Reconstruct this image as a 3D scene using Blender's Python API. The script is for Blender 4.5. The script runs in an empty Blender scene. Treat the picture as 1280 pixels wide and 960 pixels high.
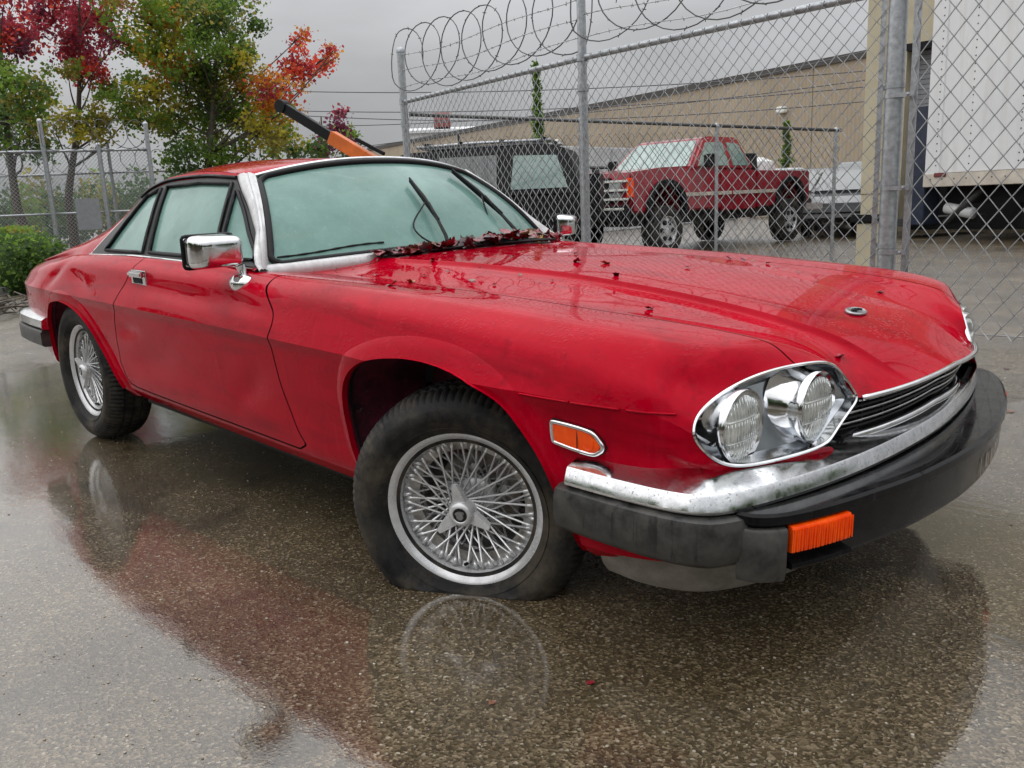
import bpy, bmesh, math, random
import numpy as np
from mathutils import Vector, Matrix
random.seed(7); RNG = np.random.default_rng(11)
scene = bpy.context.scene
COL = scene.collection
rad = math.radians

# ------------------------------------------------------------------ camera
CAM = np.array([1.58107, -2.20822, 1.01647])
YAW, PITCH, ROLL, FPX = 2.3562187, -0.2122762, -0.0439024, 1063.25
_f = np.array([math.cos(YAW)*math.cos(PITCH), math.sin(YAW)*math.cos(PITCH), math.sin(PITCH)])
_r = np.cross(_f, [0, 0, 1]); _r /= np.linalg.norm(_r); _u = np.cross(_r, _f)
CR = math.cos(ROLL)*_r + math.sin(ROLL)*_u
CU = -math.sin(ROLL)*_r + math.cos(ROLL)*_u
cam_d = bpy.data.cameras.new('camera'); cam = bpy.data.objects.new('camera', cam_d); COL.objects.link(cam)
cam_d.sensor_width = 36.0; cam_d.lens = 36.0*FPX/1280.0
cam_d.clip_start = 0.05; cam_d.clip_end = 2000
cam.matrix_world = Matrix(((CR[0], CU[0], -_f[0], CAM[0]), (CR[1], CU[1], -_f[1], CAM[1]), (CR[2], CU[2], -_f[2], CAM[2]), (0, 0, 0, 1)))
scene.camera = cam

# ------------------------------------------------------------------ sky, sun, exposure
SUN_EL, SUN_AZ = rad(58), rad(215)          # a high, veiled sun behind the cloud deck
world = bpy.data.worlds.new('World'); scene.world = world; world.use_nodes = True
nt = world.node_tree; N = nt.nodes; L = nt.links; N.clear()
def nn(t, **k):
    n = N.new(t)
    for a, b in k.items(): setattr(n, a, b)
    return n
out = nn('ShaderNodeOutputWorld'); bg = nn('ShaderNodeBackground')
sky = nn('ShaderNodeTexSky', sky_type='NISHITA'); sky.sun_disc = False
sky.sun_elevation = SUN_EL; sky.sun_rotation = math.pi/2 - SUN_AZ
sky.air_density = 1.0; sky.dust_density = 4.0
hs = nn('ShaderNodeHueSaturation'); hs.inputs['Saturation'].default_value = 0.08
L.new(sky.outputs[0], hs.inputs['Color'])
tc = nn('ShaderNodeTexCoord'); sep = nn('ShaderNodeSeparateXYZ'); L.new(tc.outputs['Generated'], sep.inputs[0])
up = nn('ShaderNodeMapRange'); up.inputs['From Min'].default_value = 0.0; up.inputs['From Max'].default_value = 1.0
up.inputs['To Min'].default_value = 3.0; up.inputs['To Max'].default_value = 17.0    # overcast deck: zenith about three times the horizon
cl = nn('ShaderNodeClamp'); L.new(sep.outputs['Z'], cl.inputs[0]); pw = nn('ShaderNodeMath', operation='POWER'); pw.inputs[1].default_value = 1.35
L.new(cl.outputs[0], pw.inputs[0]); L.new(pw.outputs[0], up.inputs['Value'])
mp = nn('ShaderNodeMapping'); mp.inputs['Scale'].default_value = (1.6, 1.6, 5.0); L.new(tc.outputs['Generated'], mp.inputs[0])
nz = nn('ShaderNodeTexNoise'); nz.inputs['Scale'].default_value = 1.5; nz.inputs['Detail'].default_value = 5; nz.inputs['Roughness'].default_value = .5
L.new(mp.outputs[0], nz.inputs['Vector'])
nr = nn('ShaderNodeMapRange'); nr.inputs['From Min'].default_value = .3; nr.inputs['From Max'].default_value = .7
nr.inputs['To Min'].default_value = .80; nr.inputs['To Max'].default_value = 1.2; L.new(nz.outputs[0], nr.inputs['Value'])
mu = nn('ShaderNodeMath', operation='MULTIPLY'); L.new(up.outputs[0], mu.inputs[0]); L.new(nr.outputs[0], mu.inputs[1])
comb = nn('ShaderNodeVectorMath', operation='SCALE'); comb.inputs[0].default_value = (0.985, 1.0, 1.03); L.new(mu.outputs[0], comb.inputs['Scale'])
mixw = nn('ShaderNodeMix', data_type='RGBA'); mixw.inputs[0].default_value = 0.92
L.new(hs.outputs[0], mixw.inputs[6]); L.new(comb.outputs[0], mixw.inputs[7])
L.new(mixw.outputs[2], bg.inputs['Color']); bg.inputs['Strength'].default_value = 0.085
L.new(bg.outputs[0], out.inputs['Surface'])
sun_d = bpy.data.lights.new('sun', 'SUN'); sun = bpy.data.objects.new('sun', sun_d); COL.objects.link(sun)
sun_d.energy = 0.7; sun_d.angle = rad(120); sun_d.color = (1, .97, .93)
sdir = Vector((math.cos(SUN_EL)*math.cos(SUN_AZ), math.cos(SUN_EL)*math.sin(SUN_AZ), math.sin(SUN_EL)))
sun.rotation_euler = sdir.to_track_quat('Z', 'Y').to_euler()
vs = scene.view_settings; vs.view_transform = 'Standard'; vs.look = 'None'; vs.exposure = 0.6; vs.gamma = 1; vs.use_curve_mapping = False

# ------------------------------------------------------------------ helpers
def lin(c): return tuple((v/12.92 if v <= .04045 else ((v+.055)/1.055)**2.4) for v in c)
MATS = {}
class MB_:
    """small node-material builder"""
    def __init__(s, name):
        s.m = bpy.data.materials.new(name); s.m.use_nodes = True; s.t = s.m.node_tree; s.n = s.t.nodes; s.l = s.t.links
        s.b = s.n['Principled BSDF']; s.o = s.n['Material Output']; MATS[name] = s.m
        s.co = s.n.new('ShaderNodeTexCoord')
    def set(s, **k):
        for a, v in k.items():
            a = a.replace('_', ' ')
            if len(v) == 3 if isinstance(v, tuple) else False: v = (*v, 1)
            s.b.inputs[a].default_value = v
        return s
    def noise(s, scale, detail=4, rough=.55, coord='Object', stretch=None, dist=0):
        n = s.n.new('ShaderNodeTexNoise'); n.inputs['Scale'].default_value = scale; n.inputs['Detail'].default_value = detail
        n.inputs['Roughness'].default_value = rough; n.inputs['Distortion'].default_value = dist
        v = s.co.outputs[coord]
        if stretch:
            mp = s.n.new('ShaderNodeMapping'); mp.inputs['Scale'].default_value = stretch; s.l.new(v, mp.inputs[0]); v = mp.outputs[0]
        s.l.new(v, n.inputs['Vector']); return n.outputs[0]
    def vor(s, scale, feature='F1', coord='Object', out='Distance'):
        n = s.n.new('ShaderNodeTexVoronoi'); n.inputs['Scale'].default_value = scale; n.feature = feature
        s.l.new(s.co.outputs[coord], n.inputs['Vector']); return n.outputs[out]
    def ramp(s, v, stops, interp='LINEAR'):
        r = s.n.new('ShaderNodeValToRGB'); r.color_ramp.interpolation = interp
        e = r.color_ramp.elements
        while len(e) < len(stops): e.new(.5)
        for i, (p, c) in enumerate(stops):
            e[i].position = p; e[i].color = (*c, 1) if isinstance(c, tuple) else (c, c, c, 1)
        s.l.new(v, r.inputs[0]); return r.outputs[0]
    def mix(s, f, a, b, mode='MIX'):
        m = s.n.new('ShaderNodeMix'); m.data_type = 'RGBA'; m.blend_type = mode
        for i, v in ((0, f), (6, a), (7, b)):
            if hasattr(v, 'is_output') or hasattr(v, 'links'): s.l.new(v, m.inputs[i])
            elif isinstance(v, tuple): m.inputs[i].default_value = (*v, 1)
            else: m.inputs[i].default_value = v if i == 0 else (v, v, v, 1)
        return m.outputs[2]
    def math(s, op, a, b=0.0):
        m = s.n.new('ShaderNodeMath'); m.operation = op
        for i, v in ((0, a), (1, b)):
            if hasattr(v, 'links'): s.l.new(v, m.inputs[i])
            else: m.inputs[i].default_value = v
        return m.outputs[0]
    def bump(s, h, strength=.3, dist=.01, to=('Normal',)):
        b = s.n.new('ShaderNodeBump'); b.inputs['Strength'].default_value = strength; b.inputs['Distance'].default_value = dist
        s.l.new(h, b.inputs['Height'])
        for t in to: s.l.new(b.outputs[0], s.b.inputs[t])
        return b.outputs[0]
    def to(s, v, name): s.l.new(v, s.b.inputs[name]); return s
def simple(name, col, rough=.5, metal=0, coat=0, var=.12, scale=14, bump=0, bscale=60, coord='Object', spec=None):
    m = MB_(name); m.set(Roughness=rough, Metallic=metal, Coat_Weight=coat)
    if spec is not None: m.b.inputs['Specular IOR Level'].default_value = spec
    a = tuple(max(0, c*(1-var)) for c in col); b = tuple(min(1, c*(1+var)) for c in col)
    m.to(m.ramp(m.noise(scale, 5), [(.3, a), (.7, b)]), 'Base Color')
    if bump: m.bump(m.noise(bscale, 4), bump, .004)
    return m.m
def link(o): COL.objects.link(o); return o
def mesh_obj(name, V, F, mat=None, parent=None, smooth=True, sharp=None):
    me = bpy.data.meshes.new(name); me.from_pydata([tuple(map(float, v)) for v in V], [], [tuple(map(int, f)) for f in F]); me.update()
    if smooth: me.polygons.foreach_set('use_smooth', [True]*len(me.polygons))
    if smooth and sharp is not None:
        me.set_sharp_from_angle(angle=rad(sharp))
    if mat is not None:
        for m in (mat if isinstance(mat, (list, tuple)) else [mat]): me.materials.append(MATS[m] if isinstance(m, str) else m)
    o = link(bpy.data.objects.new(name, me))
    if parent is not None: o.parent = parent
    return o
def empty(name, loc=(0, 0, 0), rz=0, parent=None):
    o = link(bpy.data.objects.new(name, None)); o.location = loc; o.rotation_euler = (0, 0, rz); o.empty_display_size = .1
    if parent is not None: o.parent = parent
    return o
def tag(o, label=None, cat=None, group=None, kind=None):
    for k, v in (('label', label), ('category', cat), ('group', group), ('kind', kind)):
        if v: o[k] = v
    return o
class G:
    """collects geometry for ONE mesh"""
    def __init__(s): s.V = []; s.F = []
    def add(s, V, F):
        n = len(s.V); s.V += [tuple(v) for v in V]; s.F += [tuple(i+n for i in f) for f in F]; return s
    def box(s, lo, hi, M=None, bev=0):
        (a, b, c), (d, e, f) = lo, hi
        if bev:
            bm = bmesh.new(); bmesh.ops.create_cube(bm, size=1)
            for v in bm.verts: v.co = Vector(((a+d)/2+v.co.x*(d-a), (b+e)/2+v.co.y*(e-b), (c+f)/2+v.co.z*(f-c)))
            bmesh.ops.bevel(bm, geom=bm.edges[:], offset=bev, segments=2, affect='EDGES')
            bm.verts.index_update(); V = [v.co[:] for v in bm.verts]; F = [[v.index for v in q.verts] for q in bm.faces]; bm.free()
        else:
            V = [(a, b, c), (d, b, c), (d, e, c), (a, e, c), (a, b, f), (d, b, f), (d, e, f), (a, e, f)]
            F = [(0, 3, 2, 1), (4, 5, 6, 7), (0, 1, 5, 4), (1, 2, 6, 5), (2, 3, 7, 6), (3, 0, 4, 7)]
        if M is not None: V = [tuple(M @ Vector(v)) for v in V]
        return s.add(V, F)
    def tube(s, pts, r, n=8, closed=False, cap=True):
        pts = [np.array(p, float) for p in pts]; m = len(pts); V = []; F = []
        rs = r if hasattr(r, '__len__') else [r]*m
        prev = None
        for i in range(m):
            if closed: t = pts[(i+1) % m]-pts[i-1]
            else: t = pts[min(i+1, m-1)]-pts[max(i-1, 0)]
            t = t/(np.linalg.norm(t)+1e-12)
            if prev is None:
                a = np.array([0, 0, 1.]) if abs(t[2]) < .9 else np.array([1., 0, 0])
                prev = np.cross(t, a); prev /= np.linalg.norm(prev)
            prev = prev-t*(prev@t); prev /= np.linalg.norm(prev)+1e-12
            b = np.cross(t, prev)
            for k in range(n):
                an = 2*math.pi*k/n; V.append(pts[i]+rs[i]*(math.cos(an)*prev+math.sin(an)*b))
        for i in range(m if closed else m-1):
            j = (i+1) % m
            for k in range(n): F.append((i*n+k, i*n+(k+1) % n, j*n+(k+1) % n, j*n+k))
        if cap and not closed:
            F.append(tuple(range(n))[::-1]); F.append(tuple((m-1)*n+k for k in range(n)))
        return s.add(V, F)
    def lathe(s, prof, n=32, M=None, closed=False):
        """profile (r, h): around local Z"""
        V = []; F = []; m = len(prof)
        for k in range(n):
            a = 2*math.pi*k/n; c, d = math.cos(a), math.sin(a)
            for (r, h) in prof: V.append((r*c, r*d, h))
        for k in range(n):
            j = (k+1) % n
            for i in range(m if closed else m-1):
                i2 = (i+1) % m; F.append((k*m+i, j*m+i, j*m+i2, k*m+i2))
        if M is not None: V = [tuple(M @ Vector(v)) for v in V]
        return s.add(V, F)
    def prism(s, poly, axis, lo, hi, M=None):
        """poly of 2D points extruded along axis ('x': (y,z), 'y': (x,z), 'z': (x,y))"""
        n = len(poly); V = []
        for h in (lo, hi):
            for (a, b) in poly: V.append({'x': (h, a, b), 'y': (a, h, b), 'z': (a, b, h)}[axis])
        F = [tuple(range(n))[::-1], tuple(range(n, 2*n))]+[(i, (i+1) % n, n+(i+1) % n, n+i) for i in range(n)]
        if M is not None: V = [tuple(M @ Vector(v)) for v in V]
        return s.add(V, F)
    def grid(s, P, flip=False):
        P = np.asarray(P, float); a, b = P.shape[:2]; V = P.reshape(-1, 3); F = []
        for i in range(a-1):
            for j in range(b-1):
                q = (i*b+j, i*b+j+1, (i+1)*b+j+1, (i+1)*b+j); F.append(q[::-1] if flip else q)
        return s.add(V, F)
    def build(s, name, mat, parent=None, smooth=False, sharp=None):
        o = mesh_obj(name, s.V, s.F, mat, parent, smooth, sharp); return o
def box(name, lo, hi, mat, parent=None, bev=0, M=None): return G().box(lo, hi, M, bev).build(name, mat, parent, smooth=bool(bev), sharp=35)
def pchip(xs, ys):
    xs = np.asarray(xs, float); ys = np.asarray(ys, float)
    h = np.diff(xs); sh = (slice(None),)+(None,)*(ys.ndim-1); d = np.diff(ys, axis=0)/h[sh]
    m = np.zeros_like(ys)
    if len(xs) == 2: m[:] = d[0]
    else:
        w1 = (2*h[1:]+h[:-1])[sh]; w2 = (h[1:]+2*h[:-1])[sh]
        ok = d[1:]*d[:-1] > 0
        with np.errstate(divide='ignore', invalid='ignore'): mm = (w1+w2)/(w1/d[:-1]+w2/d[1:])
        m[1:-1] = np.where(ok, mm, 0); m[0] = d[0]; m[-1] = d[-1]
    def f(x):
        x = np.asarray(x, float); i = np.clip(np.searchsorted(xs, x)-1, 0, len(xs)-2)
        t = (x-xs[i])/h[i]
        t = t.reshape(t.shape+(1,)*(ys.ndim-1)); hh = h[i].reshape(t.shape)
        tc = t
        return (2*tc**3-3*tc**2+1)*ys[i]+(tc**3-2*tc**2+tc)*hh*m[i]+(-2*tc**3+3*tc**2)*ys[i+1]+(tc**3-tc**2)*hh*m[i+1]
    return f
def spline(pts, n, closed=False, cent=True):
    """centripetal-ish Catmull-Rom through pts, n samples"""
    P = np.asarray(pts, float)
    if closed: P = np.vstack([P, P[:1]])
    t = np.concatenate([[0], np.cumsum(np.linalg.norm(np.diff(P, axis=0), axis=1)**(.5 if cent else 1)+1e-9)])
    m = np.zeros_like(P)
    for i in range(len(P)):
        if closed: a, b = (P[i-1] if i else P[-2]), (P[i+1] if i < len(P)-1 else P[1]); dt = (t[i]-t[i-1] if i else t[-1]-t[-2])+(t[i+1]-t[i] if i < len(P)-1 else t[1]-t[0])
        else: a, b = P[max(i-1, 0)], P[min(i+1, len(P)-1)]; dt = t[min(i+1, len(P)-1)]-t[max(i-1, 0)]
        m[i] = (b-a)/dt
    x = np.linspace(0, t[-1], n, endpoint=not closed); i = np.clip(np.searchsorted(t, x)-1, 0, len(P)-2)
    h = (t[i+1]-t[i])[:, None]; s = ((x-t[i])/(t[i+1]-t[i]))[:, None]
    return (2*s**3-3*s**2+1)*P[i]+(s**3-2*s**2+s)*h*m[i]+(-2*s**3+3*s**2)*P[i+1]+(s**3-s**2)*h*m[i+1]
def poly_sdf(poly, P):
    """signed distance to closed polygon, negative inside"""
    A = np.asarray(poly, float); B = np.roll(A, -1, 0); P = np.asarray(P, float)
    d = np.full(len(P), 1e9); ins = np.zeros(len(P), bool)
    for a, b in zip(A, B):
        e = b-a; w = P-a; t = np.clip((w@e)/(e@e+1e-15), 0, 1); d = np.minimum(d, np.linalg.norm(w-t[:, None]*e, axis=1))
        c = (a[1] > P[:, 1]) != (b[1] > P[:, 1])
        with np.errstate(divide='ignore', invalid='ignore'): xx = a[0]+(P[:, 1]-a[1])*(b[0]-a[0])/(b[1]-a[1])
        ins ^= c & (P[:, 0] < xx)
    return np.where(ins, -d, d)
class Cut:
    """a mesh whose faces carry tags and can be cut along the zero line of a per-vertex field"""
    def __init__(s, V, F, tags): s.V = np.asarray(V, float); s.F = [tuple(f) for f in F]; s.T = list(tags)
    def cut(s, fld, neg, only=None):
        """faces on the negative side get tag neg(tag); only(tag) limits it"""
        fld = np.asarray(fld, float).copy(); fld[np.abs(fld) < 1e-5] = 1e-5
        sg = fld < 0; V = list(s.V); cache = {}; F2 = []; T2 = []
        for f, t in zip(s.F, s.T):
            if only and not only(t): F2.append(f); T2.append(t); continue
            k = sum(sg[i] for i in f)
            if k == 0: F2.append(f); T2.append(t); continue
            if k == len(f): F2.append(f); T2.append(neg(t)); continue
            a = []; b = []
            for i in range(len(f)):
                p, q = f[i], f[(i+1) % len(f)]
                (b if sg[p] else a).append(p)
                if sg[p] != sg[q]:
                    key = (min(p, q), max(p, q))
                    if key not in cache:
                        u = fld[p]/(fld[p]-fld[q]); cache[key] = len(V); V.append(V[p]+(V[q]-V[p])*u)
                    a.append(cache[key]); b.append(cache[key])
            if len(a) >= 3: F2.append(tuple(a)); T2.append(t)
            if len(b) >= 3: F2.append(tuple(b)); T2.append(neg(t))
        s.V = np.array(V); s.F = F2; s.T = T2; return s
    def get(s, *tags):
        F = [f for f, t in zip(s.F, s.T) if t in tags]; ids = sorted({i for f in F for i in f}); mp = {i: k for k, i in enumerate(ids)}
        return s.V[ids], [tuple(mp[i] for i in f) for f in F]
# ------------------------------------------------------------------ car materials
m = MB_('red_paint')
dust = m.noise(3.2, 8, .62, stretch=(1, 1, .55)); fine = m.noise(70, 5, .7); streak = m.noise(26, 4, .6, stretch=(1, 1, .06))
f1 = m.ramp(m.math('MULTIPLY', dust, m.math('ADD', .55, m.math('MULTIPLY', fine, .9))), [(.44, 0.0), (.78, 1.0)])
f2 = m.ramp(streak, [(.58, 0.0), (.74, .35)])
col = m.mix(f1, (.37, .0003, .0115), (.45, .0015, .017)); col = m.mix(f2, col, (.52, .010, .030))
run = m.ramp(m.noise(34, 5, .65, stretch=(1, 1, .035)), [(.56, 0.0), (.70, .5)]); grm_refl = m.ramp(m.noise(2.6, 7, .65), [(.42, 0.0), (.62, 1.0)]); col = m.mix(m.math('MULTIPLY', run, grm_refl), col, (.17, .0004, .008))  # rain runs and grime, painted in also for dark reflections along the door
dark_refl = m.ramp(m.noise(4.5, 8, .68, stretch=(.4, 1, 1.6), dist=.6), [(.50, 0.0), (.68, .65)]); col = m.mix(dark_refl, col, (.17, .0002, .006))  # dark wavy reflections painted into the colour as stretched blotches
spl = m.ramp(m.noise(7, 9, .78), [(.63, 0.0), (.72, .55)]); col = m.mix(spl, col, (.33, .0006, .008))
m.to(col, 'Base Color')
m.to(m.ramp(m.math('ADD', m.math('MULTIPLY', dust, .6), m.math('MULTIPLY', fine, .4)), [(.3, .22), (.75, .5)]), 'Roughness')
m.set(Coat_Weight=1.0, Coat_IOR=1.155, Specular_IOR_Level=.0)
m.to(m.ramp(m.noise(5, 6, .6), [(.35, .010), (.75, .06)]), 'Coat Roughness')
drop = m.ramp(m.vor(95), [(.0, 1.0), (.28, .75), (.4, 0.0)]); dm = m.ramp(m.noise(13, 3), [(.45, 0.0), (.6, 1.0)])
bm_ = m.math('MULTIPLY', drop, dm); m.bump(bm_, .5, .0016, ('Coat Normal',))
m.bump(m.noise(3.5, 2), .05, .02, ('Normal',))
m = MB_('chrome'); m.set(Metallic=1.0)
m.to(m.ramp(m.noise(22, 6, .65), [(.35, (.80, .81, .83)), (.72, (.58, .58, .58))]), 'Base Color'); m.to(m.ramp(m.noise(9, 6), [(.3, .035), (.75, .16)]), 'Roughness')
m = MB_('worn_chrome'); m.set(Metallic=1.0)
n1 = m.noise(38, 7, .7); n2 = m.noise(150, 3, .7)
m.to(m.mix(m.ramp(n2, [(.60, 0.0), (.68, .7)]), m.ramp(n1, [(.35, (.82, .83, .84)), (.7, (.60, .61, .62))]), (.12, .11, .10)), 'Base Color')
m.to(m.ramp(n1, [(.35, .07), (.75, .30)]), 'Roughness'); m.bump(n1, .06, .003)
m = MB_('pillar_trim'); m.set(Metallic=.35)
n1 = m.noise(30, 8, .75, stretch=(1, 1, .5)); n2 = m.noise(120, 4, .7)
m.to(m.mix(m.ramp(n2, [(.58, 0.0), (.68, .5)]), m.ramp(n1, [(.35, (.62, .62, .62)), (.68, (.46, .46, .46))]), (.26, .25, .24)), 'Base Color')
m.to(m.ramp(n1, [(.3, .3), (.7, .55)]), 'Roughness'); m.bump(n1, .25, .004)
m = MB_('bumper_rubber'); n1 = m.noise(18, 7, .65); st = m.noise(45, 4, .6, stretch=(1, 1, .05))
c = m.ramp(n1, [(.35, (.003, .003, .0035)), (.72, (.011, .0105, .011))]); c = m.mix(m.ramp(st, [(.64, 0.0), (.8, .25)]), c, (.06, .057, .054)); m.to(c, 'Base Color')
m.to(m.ramp(n1, [(.3, .10), (.7, .32)]), 'Roughness'); m.set(Coat_Weight=.3, Coat_Roughness=.03, Coat_IOR=1.3, Specular_IOR_Level=.06); m.bump(m.noise(160, 3), .05, .002)
m = MB_('bumper_side_rubber'); n1 = m.noise(16, 7, .65); st = m.noise(40, 5, .6, stretch=(1, 1, .07))
c = m.ramp(n1, [(.35, (.012, .012, .012)), (.72, (.075, .07, .062))]); c = m.mix(m.ramp(st, [(.58, 0.0), (.66, .9)]), c, (.008, .008, .008)); m.to(c, 'Base Color')
m.to(m.ramp(n1, [(.3, .3), (.7, .6)]), 'Roughness'); m.bump(n1, .15, .004)
simple('black_rubber', (.010, .010, .011), .45, var=.3, bump=.1, spec=.18)
simple('black_trim', (.014, .0145, .015), .38, var=.3, scale=8, spec=.22)
m = MB_('lamp_plate'); m.set(Metallic=.8, Roughness=.22); m.to(m.ramp(m.noise(12, 5), [(.35, (.30, .33, .37)), (.7, (.46, .48, .50))]), 'Base Color')
simple('dark_void', (.006, .006, .006), .8, var=.3)
m = MB_('wheel_well'); n1 = m.noise(9, 8, .7); n2 = m.noise(60, 4, .7)
c = m.ramp(n1, [(.36, (.03, .012, .018)), (.66, (.24, .03, .065))]); c = m.mix(m.ramp(n2, [(.62, 0.0), (.7, .8)]), c, (.25, .16, .17)); m.to(c, 'Base Color'); m.set(Roughness=.6)
m = MB_('fogged_glass'); n1 = m.noise(2.2, 6, .6); n2 = m.noise(45, 5, .75, stretch=(1, 1, .35)); n3 = m.noise(7, 7, .7)
c = m.ramp(n1, [(.3, (.10, .215, .185)), (.72, (.19, .335, .29))]); c = m.mix(m.ramp(n2, [(.55, 0.0), (.8, .5)]), c, (.28, .42, .375)); c = m.mix(m.ramp(n3, [(.56, 0.0), (.75, .5)]), c, (.07, .14, .12)); m.to(c, 'Base Color')
m.set(Specular_IOR_Level=.15, Coat_Weight=1.0, Coat_IOR=1.25); m.to(m.ramp(n2, [(.3, .25), (.7, .5)]), 'Roughness'); m.to(m.ramp(n3, [(.3, .03), (.7, .12)]), 'Coat Roughness')
m.to(m.ramp(m.noise(3.2, 6, .65), [(.38, .96), (.68, .76)]), 'Alpha')
dr = m.ramp(m.vor(130), [(.0, 1.0), (.25, .7), (.36, 0.0)]); m.bump(m.math('MULTIPLY', dr, m.ramp(m.noise(11, 3), [(.45, 0.0), (.6, 1.0)])), .35, .001, ('Coat Normal',))
m = MB_('lens_glass'); m.set(Roughness=.10, Specular_IOR_Level=.5, Coat_Weight=1.0, Coat_Roughness=.03, Metallic=.6)
n1 = m.noise(24, 6, .65); m.to(m.ramp(n1, [(.35, (.50, .52, .50)), (.7, (.88, .89, .86))]), 'Base Color'); m.bump(m.noise(30, 3, .6, stretch=(1, 2.2, .25)), .3, .006)
m = MB_('amber_lens'); n1 = m.noise(30, 4); m.to(m.ramp(n1, [(.35, (.86, .060, .002)), (.7, (1.0, .115, .004))]), 'Base Color'); m.set(Roughness=.25, Coat_Weight=.25, Coat_Roughness=.05, Specular_IOR_Level=.2)
m = MB_('tyre_rubber'); n1 = m.noise(9, 8, .7); n2 = m.noise(7, 9, .7)
c = m.ramp(n1, [(.4, (.008, .008, .009)), (.75, (.042, .040, .036))]); m.to(m.mix(m.ramp(n2, [(.46, 0.0), (.70, .6)]), c, (.13, .105, .072)), 'Base Color'); m.to(m.ramp(n1, [(.3, .5), (.75, .8)]), 'Roughness'); m.set(Specular_IOR_Level=.2); m.bump(m.noise(120, 4), .12, .003)
m = MB_('rim_alloy'); m.set(Metallic=.35); n1 = m.noise(30, 6, .65)
m.to(m.mix(m.ramp(m.noise(16, 8, .75), [(.62, 0.0), (.72, .6)]), m.ramp(n1, [(.35, (.70, .70, .70)), (.7, (.52, .52, .53))]), (.22, .20, .17)), 'Base Color'); m.to(m.ramp(n1, [(.3, .14), (.7, .34)]), 'Roughness')
m = MB_('spoke_chrome'); m.set(Metallic=.5, Roughness=.2); m.to(m.ramp(m.noise(40, 5), [(.35, (.92, .92, .92)), (.7, (.74, .74, .74))]), 'Base Color')
m = MB_('rim_inner'); m.set(Metallic=.7); n1 = m.noise(24, 7, .7); m.to(m.ramp(n1, [(.35, (.72, .71, .69)), (.68, (.24, .21, .18))]), 'Base Color'); m.set(Roughness=.38)
m = MB_('brake_metal'); m.set(Metallic=.7, Roughness=.5); n1 = m.noise(16, 7, .7); m.to(m.ramp(n1, [(.35, (.42, .40, .37)), (.65, (.16, .12, .09))]), 'Base Color')
simple('wood_rail_faded', (.34, .27, .22), .7, var=.2)
simple('underbody', (.012, .011, .010), .85, var=.4)
m = MB_('valance_plastic'); n1 = m.noise(12, 8, .7); m.to(m.ramp(n1, [(.3, (.11, .10, .085)), (.72, (.30, .275, .235))]), 'Base Color'); m.set(Roughness=.55); m.bump(n1, .2, .004)
simple('grille_chrome', (.5, .5, .5), .2, metal=1, var=.3, scale=30)
simple('badge_metal', (.34, .34, .35), .3, metal=.9, var=.25, scale=90)

# ------------------------------------------------------------------ the coupe
TA, TB = -0.02854147, 0.00613394
PIV = np.array([-2.591, .75, 0])
_ay = -math.atan(TA); _ax = math.atan(TB)
RB = Matrix.Rotation(_ay, 4, 'Y') @ Matrix.Rotation(_ax, 4, 'X')
CARM = Matrix.Translation(PIV) @ RB @ Matrix.Translation(-PIV)
car = empty('coupe_car'); car.matrix_world = CARM
tag(car, 'wet red two-door coupe with wire wheels and a flat front tyre in the puddle', 'car')
RBn = np.array(RB.to_3x3())
def b_ray(px, py):
    d = _f + CR*(px-640)/FPX - CU*(py-480)/FPX
    o = RBn.T@(CAM-PIV)+PIV
    return o, RBn.T@d
def on_plane(px, py, n, d):
    o, v = b_ray(px, py); n = np.array(n, float); return o+v*((d-n@o)/(n@v))
# headlamp face plane (near side): x = .668 + .36*(.795-w) - .35*(z-.658), w = -y
HN, HD = (1, -.36, .35), .668+.36*.795+.35*.658
HLpix = [(866, 540), (870, 522), (884, 505), (905, 489), (935, 473), (970, 461), (1005, 454), (1030, 452), (1044, 457), (1055, 469), (1066, 486), (1072, 498), (1062, 514), (1048, 534), (1037, 551), (1020, 561), (985, 572), (945, 581), (918, 583), (898, 578), (880, 565), (869, 551)]
HL = np.array([on_plane(px, py, HN, HD) for px, py in HLpix])      # real 3-D outline in the car's frame
HLw = HL.copy(); HLw[:, 1] *= -1                                      # as (x, w, z)
def hl(px, py):
    p = on_plane(px, py, HN, HD); return (p[0], -p[1], p[2])

ST = [-3.45, -3.2, -2.9, -2.6, -2.2, -1.8, -1.4, -1.05, -.6, -.2, .2, .42, .56, .70, .84]
NB = 13            # stations given by w(x), z(x); the last two are explicit
rows = []
def row(wk, zk, e1, e2, st12=None):
    fw = pchip(*zip(*wk)) if len(wk) > 1 else (lambda x: np.full(np.shape(x), wk[0][1]))
    fz = pchip(*zip(*zk)) if len(zk) > 1 else (lambda x: np.full(np.shape(x), zk[0][1]))
    xs = np.array(ST[:NB]); xw = np.clip(xs, min(k[0] for k in wk), max(k[0] for k in wk)); xz = np.clip(xs, min(k[0] for k in zk), max(k[0] for k in zk))
    P = np.zeros((len(ST), 3)); P[:NB, 0] = xs; P[:NB, 1] = fw(xw); P[:NB, 2] = fz(xz)
    if st12: P[12] = st12
    P[13] = e1; P[14] = e2; rows.append(P); return len(rows)-1
lip = lambda w: np.array([.889-.40*w*w-.25*max(0, w-.2)**2, w, .687-.05*w])
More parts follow.
